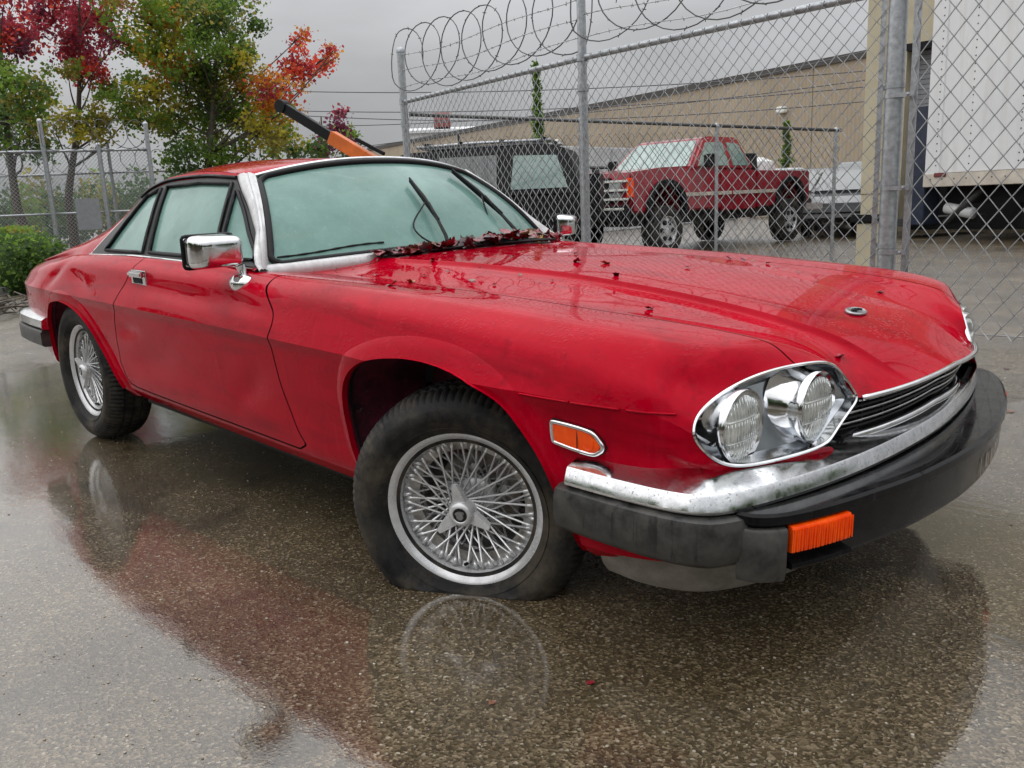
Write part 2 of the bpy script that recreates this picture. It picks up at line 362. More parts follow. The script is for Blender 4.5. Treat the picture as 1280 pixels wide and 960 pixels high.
# centre line, bulge crease, its foot
zc = [(-3.45, .80), (-3.0, .858), (-2.5, .872), (-1.05, .900), (-.6, .897), (-.19, .888), (-.03, .874), (.19, .858), (.33, .842), (.46, .823), (.56, .805)]
z1 = [(-3.45, .80), (-3.0, .858), (-2.5, .872), (-1.05, .894), (-.6, .894), (-.19, .884), (-.03, .869), (.19, .853), (.33, .837), (.46, .818), (.56, .800)]
R0 = row([(-3.45, 0), (.56, 0)], zc, (.70, 0, .772), lip(0))
Ra = row([(-3.45, .18), (-1.05, .20), (.56, .14)], [(a, b-.0015) for a, b in zc], (.70, .135, .771), lip(.13))
R1 = row([(-3.45, .32), (-1.05, .37), (-.6, .335), (-.19, .30), (.2, .265), (.56, .244)], z1, (.70, .242, .769), lip(.212))
R1b = row([(-3.45, .345), (-1.05, .40), (-.6, .360), (-.19, .322), (.2, .286), (.56, .264)], [(a, b-.015) for a, b in z1], (.70, .259, .752), lip(.236)-np.array([.003, 0, .001]))
R2 = row([(-3.45, .44), (-1.05, .48), (-.6, .46), (-.19, .43), (.2, .40), (.56, .345)], [(-3.45, .80), (-3.0, .858), (-2.5, .872), (-1.05, .868), (-.6, .867), (-.19, .858), (.19, .836), (.46, .803), (.56, .785)], (.715, .350, .741), hl(1073, 497))
R2b = row([(-3.45, .54), (-1.05, .55), (-.6, .54), (.2, .51), (.56, .46)], [(-3.45, .80), (-3.0, .858), (-2.5, .872), (-1.05, .862), (-.6, .860), (-.19, .853), (.19, .835), (.46, .810), (.56, .797)], (.695, .435, .772), hl(1043, 455))
R3 = row([(-3.45, .60), (-1.05, .61), (-.5, .60), (.2, .582), (.56, .545)], [(-3.45, .80), (-3.0, .858), (-2.5, .872), (-1.05, .859), (-.5, .857), (.09, .842), (.32, .829), (.5, .818), (.56, .812)], (.672, .525, .793), hl(994, 455))
R4 = row([(-3.45, .70), (-2.9, .735), (-2.5, .775), (-1.3, .782), (-1.05, .76), (-.5, .745), (.2, .725), (.42, .712), (.56, .69)], [(-3.45, .785), (-3.2, .82), (-2.9, .852), (-2.5, .876), (-2.0, .887), (-1.3, .889), (-1.05, .872), (-.56, .864), (-.1, .852), (.22, .838), (.45, .825), (.56, .813)], (.642, .655, .797), hl(950, 466))
R4b = row([(-3.45, .735), (-2.9, .80), (-2.5, .818), (-1.3, .815), (-1.05, .807), (-.5, .798), (.2, .78), (.42, .768), (.56, .745)], [(-3.45, .77), (-3.2, .803), (-2.9, .833), (-2.5, .862), (-2.0, .872), (-1.3, .872), (-1.05, .857), (-.56, .851), (-.1, .839), (.22, .823), (.45, .811), (.56, .797)], (.628, .722, .776), hl(918, 480))
R5 = row([(-3.45, .765), (-3.2, .815), (-2.9, .845), (-2.5, .852), (-1.3, .852), (-1.05, .848), (-.5, .846), (.2, .832), (.42, .818), (.56, .792)], [(-3.45, .745), (-3.2, .775), (-2.9, .803), (-2.5, .832), (-2.0, .838), (-1.3, .838), (-1.05, .826), (-.56, .820), (-.1, .810), (.22, .794), (.45, .778), (.56, .762)], (.61, .765, .738), hl(892, 499))
R6 = row([(-3.45, .785), (-3.2, .838), (-2.9, .868), (-2.5, .875), (-1.05, .874), (-.5, .873), (.2, .862), (.42, .850), (.56, .827)], [(-3.45, .712), (-3.2, .735), (-2.9, .757), (-2.0, .770), (-1.05, .765), (-.1, .758), (.45, .74), (.56, .732)], (.62, .804, .705), hl(870, 523))
R7 = row([(-3.45, .802), (-3.2, .860), (-2.9, .890), (-2.5, .898), (-.5, .898), (.2, .889), (.42, .871), (.56, .842)], [(-3.45, .69), (-2.9, .703), (-1.4, .702), (-.5, .695), (.2, .692), (.56, .688)], (.63, .818, .668), hl(866, 543))
R7b = row([(-3.45, .80), (-3.2, .852), (-2.9, .881), (-2.5, .888), (-.5, .8875), (.2, .878), (.42, .863), (.56, .840)], [(-3.45, .655), (-2.9, .672), (.2, .664), (.56, .655)], (.64, .818, .625), hl(878, 563))
R7c = row([(-3.45, .80), (-3.2, .849), (-2.9, .878), (-2.5, .884), (-.5, .8825), (.2, .8735), (.42, .859), (.56, .838)], [(-3.45, .625), (-2.9, .645), (.2, .638), (.56, .622)], (.66, .806, .592), hl(905, 582))
R7d = row([(-3.45, .80), (-3.2, .846), (-2.9, .875), (-2.5, .881), (-.5, .879), (.2, .871), (.42, .856), (.56, .837)], [(-3.45, .60), (-2.9, .62), (.2, .612), (.56, .598)], (.685, .775, .574), hl(972, 577))
R7e = row([(-3.45, .80), (-3.2, .843), (-2.9, .872), (-2.5, .878), (-.5, .876), (.2, .868), (.42, .854), (.56, .836)], [(-3.45, .575), (-2.9, .597), (.2, .59), (.56, .58)], (.70, .752, .562), np.array(hl(1036, 557))+[0, 0, -.002])
R8 = row([(-3.45, .795), (-3.2, .839), (-2.9, .868), (-2.5, .874), (-.5, .872), (.2, .864), (.42, .850), (.56, .835)], [(-3.45, .54), (-2.9, .56), (.2, .555), (.56, .55)], (.70, .75, .535), (.80, .45, .535))
R9 = row([(-3.45, .785), (-3.2, .832), (-2.9, .860), (-2.5, .866), (-.5, .863), (.2, .857), (.42, .845), (.56, .82)], [(-3.45, .47), (-2.9, .48), (.2, .475), (.56, .47)], (.69, .74, .47), (.79, .45, .47))
R10 = row([(-3.45, .76), (-3.2, .82), (-2.9, .852), (-2.5, .860), (-.5, .856), (.2, .85), (.42, .83), (.56, .79)], [(-3.45, .40), (-2.9, .39), (.2, .39), (.56, .39)], (.67, .71, .40), (.76, .45, .40))
R11 = row([(-3.45, .74), (-3.2, .80), (-2.9, .838), (-2.5, .845), (-.5, .843), (.2, .835), (.42, .80), (.56, .75)], [(-3.45, .35), (-2.9, .335), (.2, .33), (.56, .335)], (.64, .66, .35), (.73, .42, .36))
R12 = row([(-3.45, .70), (-3.2, .76), (-2.9, .80), (-2.5, .812), (-.5, .815), (.2, .80), (.42, .76), (.56, .70)], [(-3.45, .32), (-2.9, .305), (-2.2, .295), (-.5, .288), (.2, .29), (.56, .31)], (.62, .62, .325), (.70, .40, .33))
ROWS = np.array(rows)                              # [row, station, xyz]
TT = np.array(ST)
tf = np.unique(np.concatenate([np.linspace(-3.45, -1.0, 170), np.linspace(-1.0, .4, 130), np.linspace(.4, .84, 60)]))
FR = np.stack([pchip(TT, ROWS[k])(tf) for k in range(len(rows))])   # [row, t, 3]
nr_ = len(rows)
breaks = [0, R1, R7, nr_-1]
sub = 6
def across(FR):
    out = []; vlab = []
    for s0, s1 in zip(breaks[:-1], breaks[1:]):
        P = FR[s0:s1+1]                             # n,t,3
        d = np.linalg.norm(np.diff(P, axis=0), axis=2)**.5+1e-6
        T = np.concatenate([np.zeros((1, P.shape[1])), np.cumsum(d, 0)])
        n = len(P); M = np.zeros_like(P)
        for i in range(n):
            a, b = max(i-1, 0), min(i+1, n-1)
            M[i] = (P[b]-P[a])/(T[b]-T[a])[:, None]
        # make the centre line flat
        if s0 == 0: M[0][:, 2] = 0
        for i in range(n-1):
            if s0+i == R3 or s0+i+1 == R3: ss = np.linspace(0, 1, sub+1)
            else: ss = np.linspace(0, 1, sub+1)
            if s0+i == R3: ss = np.concatenate([[0], [.022], np.linspace(0, 1, sub+1)[1:]])
            if s0+i+1 == R3: ss = np.concatenate([np.linspace(0, 1, sub+1)[:-1], [.978], [1]])
            h = (T[i+1]-T[i])[:, None]
            for s in ss[:-1]:
                out.append((2*s**3-3*s**2+1)*P[i]+(s**3-2*s**2+s)*h*M[i]+(-2*s**3+3*s**2)*P[i+1]+(s**3-s**2)*h*M[i+1]); vlab.append(s0+i+s)
    out.append(FR[-1]); vlab.append(float(nr_-1))
    return np.array(out), np.array(vlab)
SURF, VL = across(FR)                               # [v, t, 3] with (x, w, z)
nv, ntt = SURF.shape[:2]
Vw = SURF.reshape(-1, 3).copy(); VV = np.repeat(VL, ntt)
# arches
ARF = spline([(-.375, .20), (-.392, .338), (-.418, .43), (-.428, .526), (-.412, .60), (-.362, .656), (-.266, .698), (-.136, .719), (-.02, .719), (.078, .705), (.165, .678), (.23, .642), (.298, .565), (.338, .50), (.378, .41), (.392, .33), (.395, .20)], 90)
ARR = spline([(-2.93, .20), (-2.915, .45), (-2.875, .56), (-2.79, .638), (-2.70, .66), (-2.60, .665), (-2.46, .642), (-2.345, .588), (-2.24, .492), (-2.165, .41), (-2.12, .34), (-2.09, .20)], 70)
xz = Vw[:, [0, 2]]
side = VV >= R4-.01
dF = np.where(side, poly_sdf(ARF, xz), 1.0); dR = np.where(side, poly_sdf(ARR, xz), 1.0); dA = np.minimum(dF, dR)
# dents and creases of the battered door and quarter
def bump2(x0, z0, sx, sz, ang, amp):
    c, s = math.cos(ang), math.sin(ang); a = (xz[:, 0]-x0)*c+(xz[:, 1]-z0)*s; b = -(xz[:, 0]-x0)*s+(xz[:, 1]-z0)*c
    return amp*np.exp(-(a/sx)**2-(b/sz)**2)
dent = bump2(-1.45, .785, .42, .028, -.02, .007)+bump2(-1.05, .79, .16, .022, -.12, .006)+bump2(-2.75, .775, .16, .03, .5, .007)+bump2(-2.45, .775, .13, .025, -.2, .006)+bump2(-1.0, .50, .14, .05, .5, .006)+bump2(-1.75, .50, .22, .06, .2, .005)+bump2(-1.95, .60, .10, .03, .1, .004)+bump2(-.93, .83, .07, .05, .9, .012)
dent_n = np.where(side, dent, 0)
C = Cut(Vw, [(i*ntt+j, i*ntt+j+1, (i+1)*ntt+j+1, (i+1)*ntt+j) for i in range(nv-1) for j in range(ntt-1)], ['b']*((nv-1)*(ntt-1)))
# tag the hood / cabin opening / gap by row and station
tmid = np.array([(tf[j]+tf[j+1])/2 for j in range(ntt-1)])
tags = []
for i in range(nv-1):
    vm = (VL[i]+VL[i+1])/2
    for j in range(ntt-1):
        t = tmid[j]; g = 'b'
        if vm < R4 and -2.62 < t < -1.06: g = 'cabin'
        elif t > -1.06 and vm < R3-.03: g = 'hood'
        elif t > -1.02 and abs(vm-R3) < .03: g = 'gap'
        elif vm < R3-.03 and t < -2.72: g = 'boot'
        tags.append(g)
C.T = tags
fldF = lambda: None
C.extra = np.stack([dF, dR, dent_n, VV], 1)
def field(name):
    P = C.V[:, [0, 2]]; okv = C.V[:, 1] > .60
    return P, okv
def cutpoly(poly, neg, only=None, off=0.0):
    P, okv = field(0); d = np.where(okv & (C.V[:, 2] < .9), poly_sdf(poly, P)-off, 1.0); C.cut(d, neg, only)
hrear = lambda V: V[:, 0]-(-.862-.165*(np.abs(V[:, 1])/.712)**2.2)
C.cut(hrear(C.V), lambda t: 'hoodgap', lambda t: t == 'hood'); C.cut(hrear(C.V)+.006, lambda t: 'cowl', lambda t: t == 'hoodgap')
cutpoly(ARF, lambda t: 'hole' if t in ('b',) else t, lambda t: t == 'b')
cutpoly(ARR, lambda t: 'hole' if t in ('b',) else t, lambda t: t == 'b')
cutpoly(ARF, lambda t: 'flare', lambda t: t == 'b', .052)
cutpoly(ARR, lambda t: 'flare', lambda t: t == 'b', .050)
DOOR = np.vstack([spline([(-.90, .93), (-.915, .862), (-.845, .81), (-.802, .775), (-.79, .74), (-.80, .68), (-.79, .55), (-.735, .41), (-.70, .362)], 40), spline([(-.75, .338), (-1.2, .342), (-2.0, .352), (-2.06, .375)], 14), spline([(-2.10, .45), (-2.07, .60), (-1.99, .72), (-1.925, .80), (-1.885, .87), (-1.87, .93)], 22)])
cutpoly(DOOR, lambda t: 'doorgap', lambda t: t in ('b', 'flare'), .003)
cutpoly(DOOR, lambda t: 'door', lambda t: t == 'doorgap', -.003)
# flares stand proud of the side with a crisp outer edge, dents push in
P = C.V[:, [0, 2]]; okv = (C.V[:, 1] > .6)
dA = np.minimum(poly_sdf(ARF, P)/.052, poly_sdf(ARR, P)/.050); ramp = np.clip(1-dA, 0, 1.0)
C.V[:, 1] += np.where(okv & (C.V[:, 2] < .88), .016*ramp**.8*(1-.35*np.clip(ramp, 0, 1)), 0)
xz = P; dn = bump2(-1.45, .785, .42, .028, -.02, .007)+bump2(-1.05, .79, .16, .022, -.12, .006)+bump2(-2.75, .775, .16, .03, .5, .007)+bump2(-2.45, .775, .13, .025, -.2, .006)+bump2(-1.0, .50, .14, .05, .5, .005)+bump2(-1.75, .50, .22, .06, .2, .004)+bump2(-1.95, .60, .10, .03, .1, .004)
dn -= bump2(-1.45, .73, .45, .03, -.02, .003)
dn *= 1.5
VN = C.V.copy(); VN[:, 1] -= np.where(okv & (C.V[:, 2] < .86), dn, 0)
def half(tags_, near):
    V_, F_ = Cut(VN if near else C.V, C.F, C.T).get(*tags_)
    V_ = V_.copy()
    if near: V_[:, 1] *= -1
    else: F_ = [f[::-1] for f in F_]
    return V_, F_
def both(name, tags_, mat, parent=car, sharp=16):
    g = G()
    for near in (True, False):
        for t_ in tags_:                                # islands stay apart so that the flare keeps a crisp edge
            V_, F_ = half((t_,), near); g.add(V_, F_)
    return g.build(name, mat, parent, True, sharp)
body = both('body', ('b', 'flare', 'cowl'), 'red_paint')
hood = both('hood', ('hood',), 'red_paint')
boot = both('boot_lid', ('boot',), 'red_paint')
doors = []
for near in (True, False):
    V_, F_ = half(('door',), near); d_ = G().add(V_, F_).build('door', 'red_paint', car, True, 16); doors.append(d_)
doors[0]['label'] = 'dented near-side door'
# dark inner shell behind the gaps, under the hood and round the nose
g = G()
S2 = SURF.copy(); S2[..., 1] *= .978; S2[..., 2] -= .012*(np.arange(nv)[:, None] < np.searchsorted(VL, R6)); S2 = S2[:, ::3]; S2[:, -1, 0] -= .02
T2 = tf[::3]
ci = Cut(S2.reshape(-1, 3), [(i*len(T2)+j, i*len(T2)+j+1, (i+1)*len(T2)+j+1, (i+1)*len(T2)+j) for i in range(nv-1) for j in range(len(T2)-1)], ['cabin' if (VL[i] < R4-.2 and -2.62 < T2[j] < -1.0) else 'b' for i in range(nv-1) for j in range(len(T2)-1)])
Pq = ci.V[:, [0, 2]]; okq = ci.V[:, 1] > .55
ci.cut(np.where(okq, np.minimum(poly_sdf(ARF, Pq), poly_sdf(ARR, Pq))-.006, 1), lambda t: 'hole', lambda t: t == 'b')
V_, F_ = ci.get('b')
for sg in (-1, 1): g.add(V_*[1, sg, 1], F_)
g.build('inner_shell', 'dark_void', car)
# wheel-arch lips and liners
_sv = np.unique(np.array([i for f, t in zip(C.F, C.T) if t in ('b', 'flare', 'door') for i in f])); _sv = _sv[(C.V[_sv, 1] > .6) & (C.V[_sv, 2] < .88)]; _SW = C.V[_sv]
def surf_w(x, z):
    d = (_SW[:, 0]-x)**2+(_SW[:, 2]-z)**2; k = np.argsort(d)[:6]; wt = 1/(d[k]+1e-7); return float((_SW[k, 1]*wt).sum()/wt.sum())
for nm, AR, dep in (('wheel_arch_liner', ARF, .30), ('wheel_arch_liner', ARR, .30)):
    for sg in (-1, 1):
        g = G(); ring = []
        # width of the body at each arch point
        fw = lambda x, z: surf_w(x, z)
        prof = [(0, .006), (0, -.012), (.012, -.02), (.02, -.06), (.0, -.30)]
        cen = AR.mean(0); AL = AR[AR[:, 1] > .31]
        for off, dy in prof:
            ring.append([((p[0]+(p[0]-cen[0])*off/.3), sg*(fw(p[0], p[1])+.004+dy), p[1]+(max(0, p[1]-cen[1]))*off/.3) for p in AL])
        g.grid(np.array(ring[:3]), flip=sg > 0); lipo = g.build('arch_lip', 'red_paint', body, True, 40)
        g = G(); g.grid(np.array(ring[2:]), flip=sg > 0)
        # inner end wall
        E_ = [(p[0], sg*.56, p[1]) for p in AL]; g.add(E_, [tuple(range(len(E_)))])
        g.build(nm, 'wheel_well', car, True, 40)
# floor pan, sump and tail panel
G().box((-3.3, -.72, .26), (-2.95, .72, .5)).box((-2.05, -.79, .265), (-.46, .79, .34)).box((-2.95, -.55, .24), (-2.05, .55, .4)).box((-.46, -.5, .2), (.45, .5, .4)).box((.45, -.55, .3), (.68, .55, .45)).build('floor_pan', 'underbody', car)
tail = FR[:, 0]                                      # (x,w,z) of the tail edge
tv = [(p[0], -p[1], p[2]) for p in tail[::-1]]+[(p[0], p[1], p[2]) for p in tail[1:]]
G().add(tv, [tuple(range(len(tv)))]).build('tail_panel', 'red_paint', car)
for sg in (-1, 1): box('tail_lamp', (-3.475, sg*.56-.16, .545), (-3.452, sg*.56+.16, .70), 'amber_lens', car, .008)
# ------------------------------------------------------------------ greenhouse
r4 = pchip(TT[:NB], ROWS[R4][:NB])
TOP = [(-1.055, .768, .880), (-1.12, .735, .900), (-1.25, .645, 1.02), (-1.36, .592, 1.110), (-1.43, .566, 1.168), (-1.51, .556, 1.200), (-1.8, .556, 1.212), (-2.05, .562, 1.200), (-2.2, .575, 1.170), (-2.4, .60, 1.082), (-2.6, .635, .985), (-2.8, .67, .922), (-3.05, .695, .868), (-3.35, .70, .812)]
tx = [-p[0] for p in TOP]; ftop = pchip(tx, TOP)
xs_ = np.linspace(-1.055, -3.35, 190); nvv = 44
bot = r4(xs_); bot[:, 2] = np.where(xs_ > -1.3, np.minimum(bot[:, 2], .885), bot[:, 2]); top = ftop(-xs_)
vv = np.linspace(0, 1, nvv)[:, None, None]
SK = bot[None]*(1-vv)+top[None]*vv; SK[..., 1] += .014*np.sin(math.pi*vv[..., 0]); SK[..., 0] = xs_[None, :]
D = Cut(SK.reshape(-1, 3), [(i*len(xs_)+j, i*len(xs_)+j+1, (i+1)*len(xs_)+j+1, (i+1)*len(xs_)+j) for i in range(nvv-1) for j in range(len(xs_)-1)], ['skin']*((nvv-1)*(len(xs_)-1)))
def dcut(poly, new, only, off=0.0): D.cut(poly_sdf(poly, D.V[:, [0, 2]])-off, lambda t: new, lambda t: t in only)
WP = [(-1.070, .886), (-1.492, 1.180), (-1.75, 1.190), (-2.05, 1.178), (-2.20, 1.150), (-2.285, 1.115), (-2.515, .872), (-2.0, .890)]
dcut(WP, 'frame', ('skin',))
PIL = [(-1.0, .84), (-1.07, .886), (-1.492, 1.180), (-1.48, 1.26), (-.9, 1.26)]
dcut(PIL, 'pillar', ('skin',))
GL = {'vent_window': [(-1.128, .908), (-1.292, .908), (-1.372, 1.0), (-1.452, 1.135), (-1.44, 1.135)],
      'door_window': [(-1.325, .908), (-1.40, .998), (-1.50, 1.164), (-1.75, 1.171), (-2.035, 1.160), (-1.945, 1.02), (-1.885, .906)],
      'quarter_window': [(-1.945, .904), (-2.0, 1.02), (-2.088, 1.152), (-2.20, 1.124), (-2.262, 1.02), (-2.345, .898)]}
for nm, poly in GL.items(): dcut(poly, nm, ('frame',))
# silver edge line behind the black quarter trim
dcut([(-2.285, 1.118), (-2.515, .872), (-2.525, .872), (-2.295, 1.120)], 'edge', ('skin',))
def skin_w(x, z):
    b_ = r4(np.array([x]))[0]; t_ = ftop(np.array([-x]))[0]; v_ = min(1, max(0, (z-b_[2])/max(1e-4, t_[2]-b_[2]))); return float(b_[1]*(1-v_)+t_[1]*v_+.014*math.sin(math.pi*v_))
def dhalf(tags_, near, lift=0):
    V_, F_ = D.get(*tags_); V_ = V_.copy(); V_[:, 1] += lift
    if near: V_[:, 1] *= -1; F_ = [f[::-1] for f in F_]
    return V_, F_
def dpair(name, tags_, mat, lift=0, parent=car):
    os = []
    for near in (True, False):
        V_, F_ = dhalf(tags_, near, lift); os.append(G().add(V_, F_).build(name, mat, parent, True, 35))
    return os
dpair('quarter_panel', ('skin',), 'red_paint')
fr = dpair('window_frame', ('frame',), 'black_trim', .003); dpair('trim_strip', ('edge',), 'chrome', .004)
gl = {}
for nm in GL: gl[nm] = dpair(nm, (nm,), 'fogged_glass', -.004)
for near in (True, False):                                    # raised rubber channels round each pane and a bright belt strip
    sg = -1 if near else 1
    def on_skin(x, z, lift=.006):
        return (x, sg*(skin_w(x, z)+lift), z)
    for nm, poly in GL.items():
        pp = np.asarray(poly+[poly[0]], float); pts = np.vstack([np.linspace(a, b, 8, endpoint=False) for a, b in zip(pp[:-1], pp[1:])])
        g = G().tube([on_skin(x, z) for x, z in pts], .0075, 6, closed=True); g.build('window_seal', 'black_rubber', gl[nm][0 if near else 1], True, 60)
    g = G().tube([on_skin(x, z, .010) for x, z in zip(np.linspace(-1.075, -2.51, 24), np.interp(np.linspace(-1.075, -2.51, 24), [-2.51, -2.0, -1.075], [.872, .889, .886]))], .0055, 6); g.build('belt_strip', 'chrome', car, True, 60)
    g = G().tube([on_skin(x, z, .008) for x, z in spline([(-1.495, 1.186), (-1.75, 1.197), (-2.05, 1.186), (-2.21, 1.156), (-2.30, 1.118)], 20)], .007, 6); g.build('drip_rail', 'chrome' if not near else 'black_trim', car, True, 60)
# windscreen
def ws(s, t):
    s = np.asarray(s, float); a = np.abs(s)
    B = np.stack([-.925-.175*a**2.2, .712*s, .907-.028*a**2], -1); T_ = np.stack([-1.36-.066*a**2, .538*s, 1.237-.060*a**2.2], -1)
    return B*(1-t)+T_*t+np.array([.5, 0, .6])*(.035*math.sin(math.pi*t))
WS = np.array([ws(np.linspace(-1, 1, 41), t) for t in np.linspace(0, 1, 17)])
wsg = G().grid(WS).build('windscreen', 'fogged_glass', car, True)
loop = np.vstack([ws(np.linspace(-.93, .93, 30), 0.012), np.array([ws(np.array([.975]), t)[0] for t in np.linspace(.06, .93, 14)]), ws(np.linspace(.93, -.93, 30), .985), np.array([ws(np.array([-.975]), t)[0] for t in np.linspace(.93, .06, 14)])])
nrm = np.array([.6, 0, .8])
G().tube(spline(loop+nrm*.004, 130, closed=True), .0125, 8, closed=True).build('windscreen_seal', 'black_rubber', wsg, True, 60)
for nm, (t0, off, r_, s1) in {'header_trim': (1.022, .010, .007, 1.0)}.items():
    pts = ws(np.linspace(-s1, s1, 44), t0)+nrm*off; G().tube(pts, r_, 8).build(nm, 'pillar_trim' if nm == 'base_trim' else 'chrome', car, True, 60)
PB = np.array([ws(np.linspace(-1.03, 1.03, 50), t)+nrm*o for t, o in ((.015, .004), (.0, .014), (-.035, .018), (-.07, .006), (-.09, -.03))])
G().grid(PB).build('base_trim', 'pillar_trim', car, True, 50)
for sg in (-1, 1):                                            # ribbed bright pillar between screen and side glass
    tt_ = np.linspace(0, 1, 24)[:, None]; q = D.V
    def skw(x, z): return skin_w(x, z)
    A_ = np.array([(x, sg*(skw(x, z)+.003), z) for x, z in np.column_stack([np.interp(tt_[:, 0], [0, .03, 1], [-1.045, -1.075, -1.498]), np.interp(tt_[:, 0], [0, .03, 1], [.872, .889, 1.188])])])
    C_ = np.array([ws(np.array([sg*.985]), t)[0] for t in np.linspace(-.05, 1.03, 24)])+np.array([.0, 0, .006])
    on_ = np.array([.45, sg*.62, .62]); on_ /= np.linalg.norm(on_)
    P_ = np.array([A_*(1-a)+C_*a+on_*o for a, o in ((0, -.004), (.02, .007), (.2, .016), (.46, .020), (.54, .015), (.60, .015), (.66, .020), (.80, .018), (.86, .012), (.98, .008), (1, -.006))])
    G().grid(P_, flip=sg < 0).build('windscreen_pillar', 'pillar_trim', car, True, 50)
# roof
aa = np.linspace(0, 1, 40); ss = np.linspace(-1, 1, 49)
Ed = ftop(np.interp(aa, [0, 1], [1.435, 2.24])); Cc = pchip([0, .25, .55, .8, 1], [(-1.378, 0, 1.243), (-1.60, 0, 1.259), (-1.9, 0, 1.266), (-2.08, 0, 1.256), (-2.24, 0, 1.222)])(aa)
Ed[:, 2] += .002
RF = np.zeros((len(aa), len(ss), 3))
for j, s in enumerate(ss):
    a = abs(s); k = (1-a**2.6)
    RF[:, j, 0] = Ed[:, 0]+(Cc[:, 0]-Ed[:, 0])*(1-a*a); RF[:, j, 1] = Ed[:, 1]*s; RF[:, j, 2] = Ed[:, 2]+(Cc[:, 2]-Ed[:, 2])*k
G().grid(RF, flip=False).build('roof', 'red_paint', car, True)
# rear window between the buttresses, inner buttress faces
RW = np.array([[(x, wv_*s, zc_-(zc_-min(zc_, float(ftop(np.array([-x]))[0][2])-.012))*abs(s)**2.2) for s in np.linspace(-1, 1, 13)] for x, zc_, wv_ in ((-2.225, 1.219, .555), (-2.42, 1.085, .545), (-2.62, .958, .545), (-2.80, .868, .55))]); G().grid(RW).build('rear_window', 'fogged_glass', car, True)
for sg in (-1, 1):
    xb = np.linspace(-2.2, -3.3, 30); tb = ftop(-xb); A_ = tb.copy(); B_ = tb.copy(); B_[:, 1] -= .05; B_[:, 2] -= .004; Cb = tb.copy(); Cb[:, 1] -= .09; Cb[:, 2] = np.minimum(tb[:, 2]-.004, .80)
    GR = np.array([A_, B_, Cb]); GR[..., 1] *= sg; G().grid(GR, flip=sg < 0).build('buttress', 'red_paint', car, True, 50)
# cabin: seats, wheel and dash behind the mist
simple('tan_leather', (.16, .12, .085), .6, var=.2)
for sy in (-.36, .36):
    st2 = empty('seat', parent=car)
    box('seat_cushion', (-1.95, sy-.24, .42), (-1.40, sy+.24, .58), 'tan_leather', st2, .06)
    G().box((-.07, -.24, 0), (.07, .24, .58), Matrix.Translation((-1.96, sy, .52)) @ Matrix.Rotation(rad(-18), 4, 'Y'), .06).build('seat_back', 'tan_leather', st2, True, 60)
    box('headrest', (-2.20, sy-.12, 1.02), (-2.10, sy+.12, 1.14), 'tan_leather', st2, .04)
box('dashboard', (-1.22, -.62, .70), (-1.02, .62, .87), 'black_trim', car, .04); box('cabin_floor', (-2.5, -.70, .34), (-1.05, .70, .36), 'dark_void', car); box('rear_bench', (-2.55, -.55, .45), (-2.25, .55, .80), 'tan_leather', car, .06)
G().tube([Vector((-1.36, .36, .86)) + Matrix.Rotation(rad(-65), 3, 'Y') @ Vector((.185*math.cos(a), .185*math.sin(a), 0)) for a in np.linspace(0, 2*math.pi, 36, endpoint=False)], .013, 6, closed=True).build('steering_wheel', 'black_trim', car, True)
# cowl: black grille with slats between hood and screen
cw = G(); cs = []
for k, u_ in enumerate(np.linspace(.0, 1, 9)):
    pts = []
    for y in np.linspace(-.36, .50, 22):
        s = y/.712; x0 = -.905-.175*abs(s)**2.2; x1 = -.85; x = x0*(1-u_)+x1*u_; z = .912+.004-.028*s*s*.6-(.006*u_); pts.append((x, y, z-(.0 if k % 2 == 0 else .006)))
    cs.append(pts)
    if k % 2 == 0: cw.tube(pts, .0048, 5)
G().grid(np.array([[(p[0], p[1], p[2]-.012) for p in c] for c in cs])).build('cowl_panel', 'black_trim', car)
cw.build('cowl_grille', 'black_rubber', car, True)
# wipers
def wiper(sb, tb_, se, te, name='wiper'):
    w_ = empty(name, parent=car)
    e = ws(np.array([se]), te)[0]+nrm*.03; b_ = ws(np.array([sb]), tb_)[0]+nrm*.02; m_ = (np.array(e)*.55+np.array(b_)*.45)+nrm*.025
    G().tube([b_, b_*.8+m_*.2+nrm*.01, m_], [.009, .008, .005], 6).build('wiper_arm', 'black_trim', w_, True, 60)
    G().box((-.015, -.015, -.02), (.015, .015, .025), Matrix.Translation(Vector(b_)), .006).build('wiper_pivot', 'black_trim', w_, True, 60)
    top_ = np.array(e); botm = m_*1.0+(m_-top_)*.55+nrm*-.012
    G().tube([top_, (top_+botm)/2+nrm*.004, botm], [.004, .0075, .004], 6).build('wiper_blade', 'black_rubber', w_, True, 60)
    g = G().grid(np.array([[top_+nrm*.0, botm+nrm*.0], [top_+nrm*-.018+np.array([0, .004, 0]), botm+nrm*-.018+np.array([0, .004, 0])]])); g.build('wiper_rubber', 'black_rubber', w_)
    G().tube(spline([b_+nrm*.0+np.array([0, -.04, 0]), b_+np.array([-.05, -.09, .04]), b_+np.array([-.10, -.085, .085]), m_+np.array([0, -.02, .0])], 14), .0035, 5).build('washer_hose', 'black_rubber', w_, True)
G().tube([ws(np.array([s]), .085+.012*math.sin(s*9))[0]+nrm*.003 for s in np.linspace(-.95, -.42, 26)], [.0022*(1+.8*math.sin(k*2.3)**2) for k in range(26)], 4).build('grime_line', 'dark_void', wsg, True)
wiper(-.07, -.03, .0, .66); wiper(.55, -.03, .57, .83)
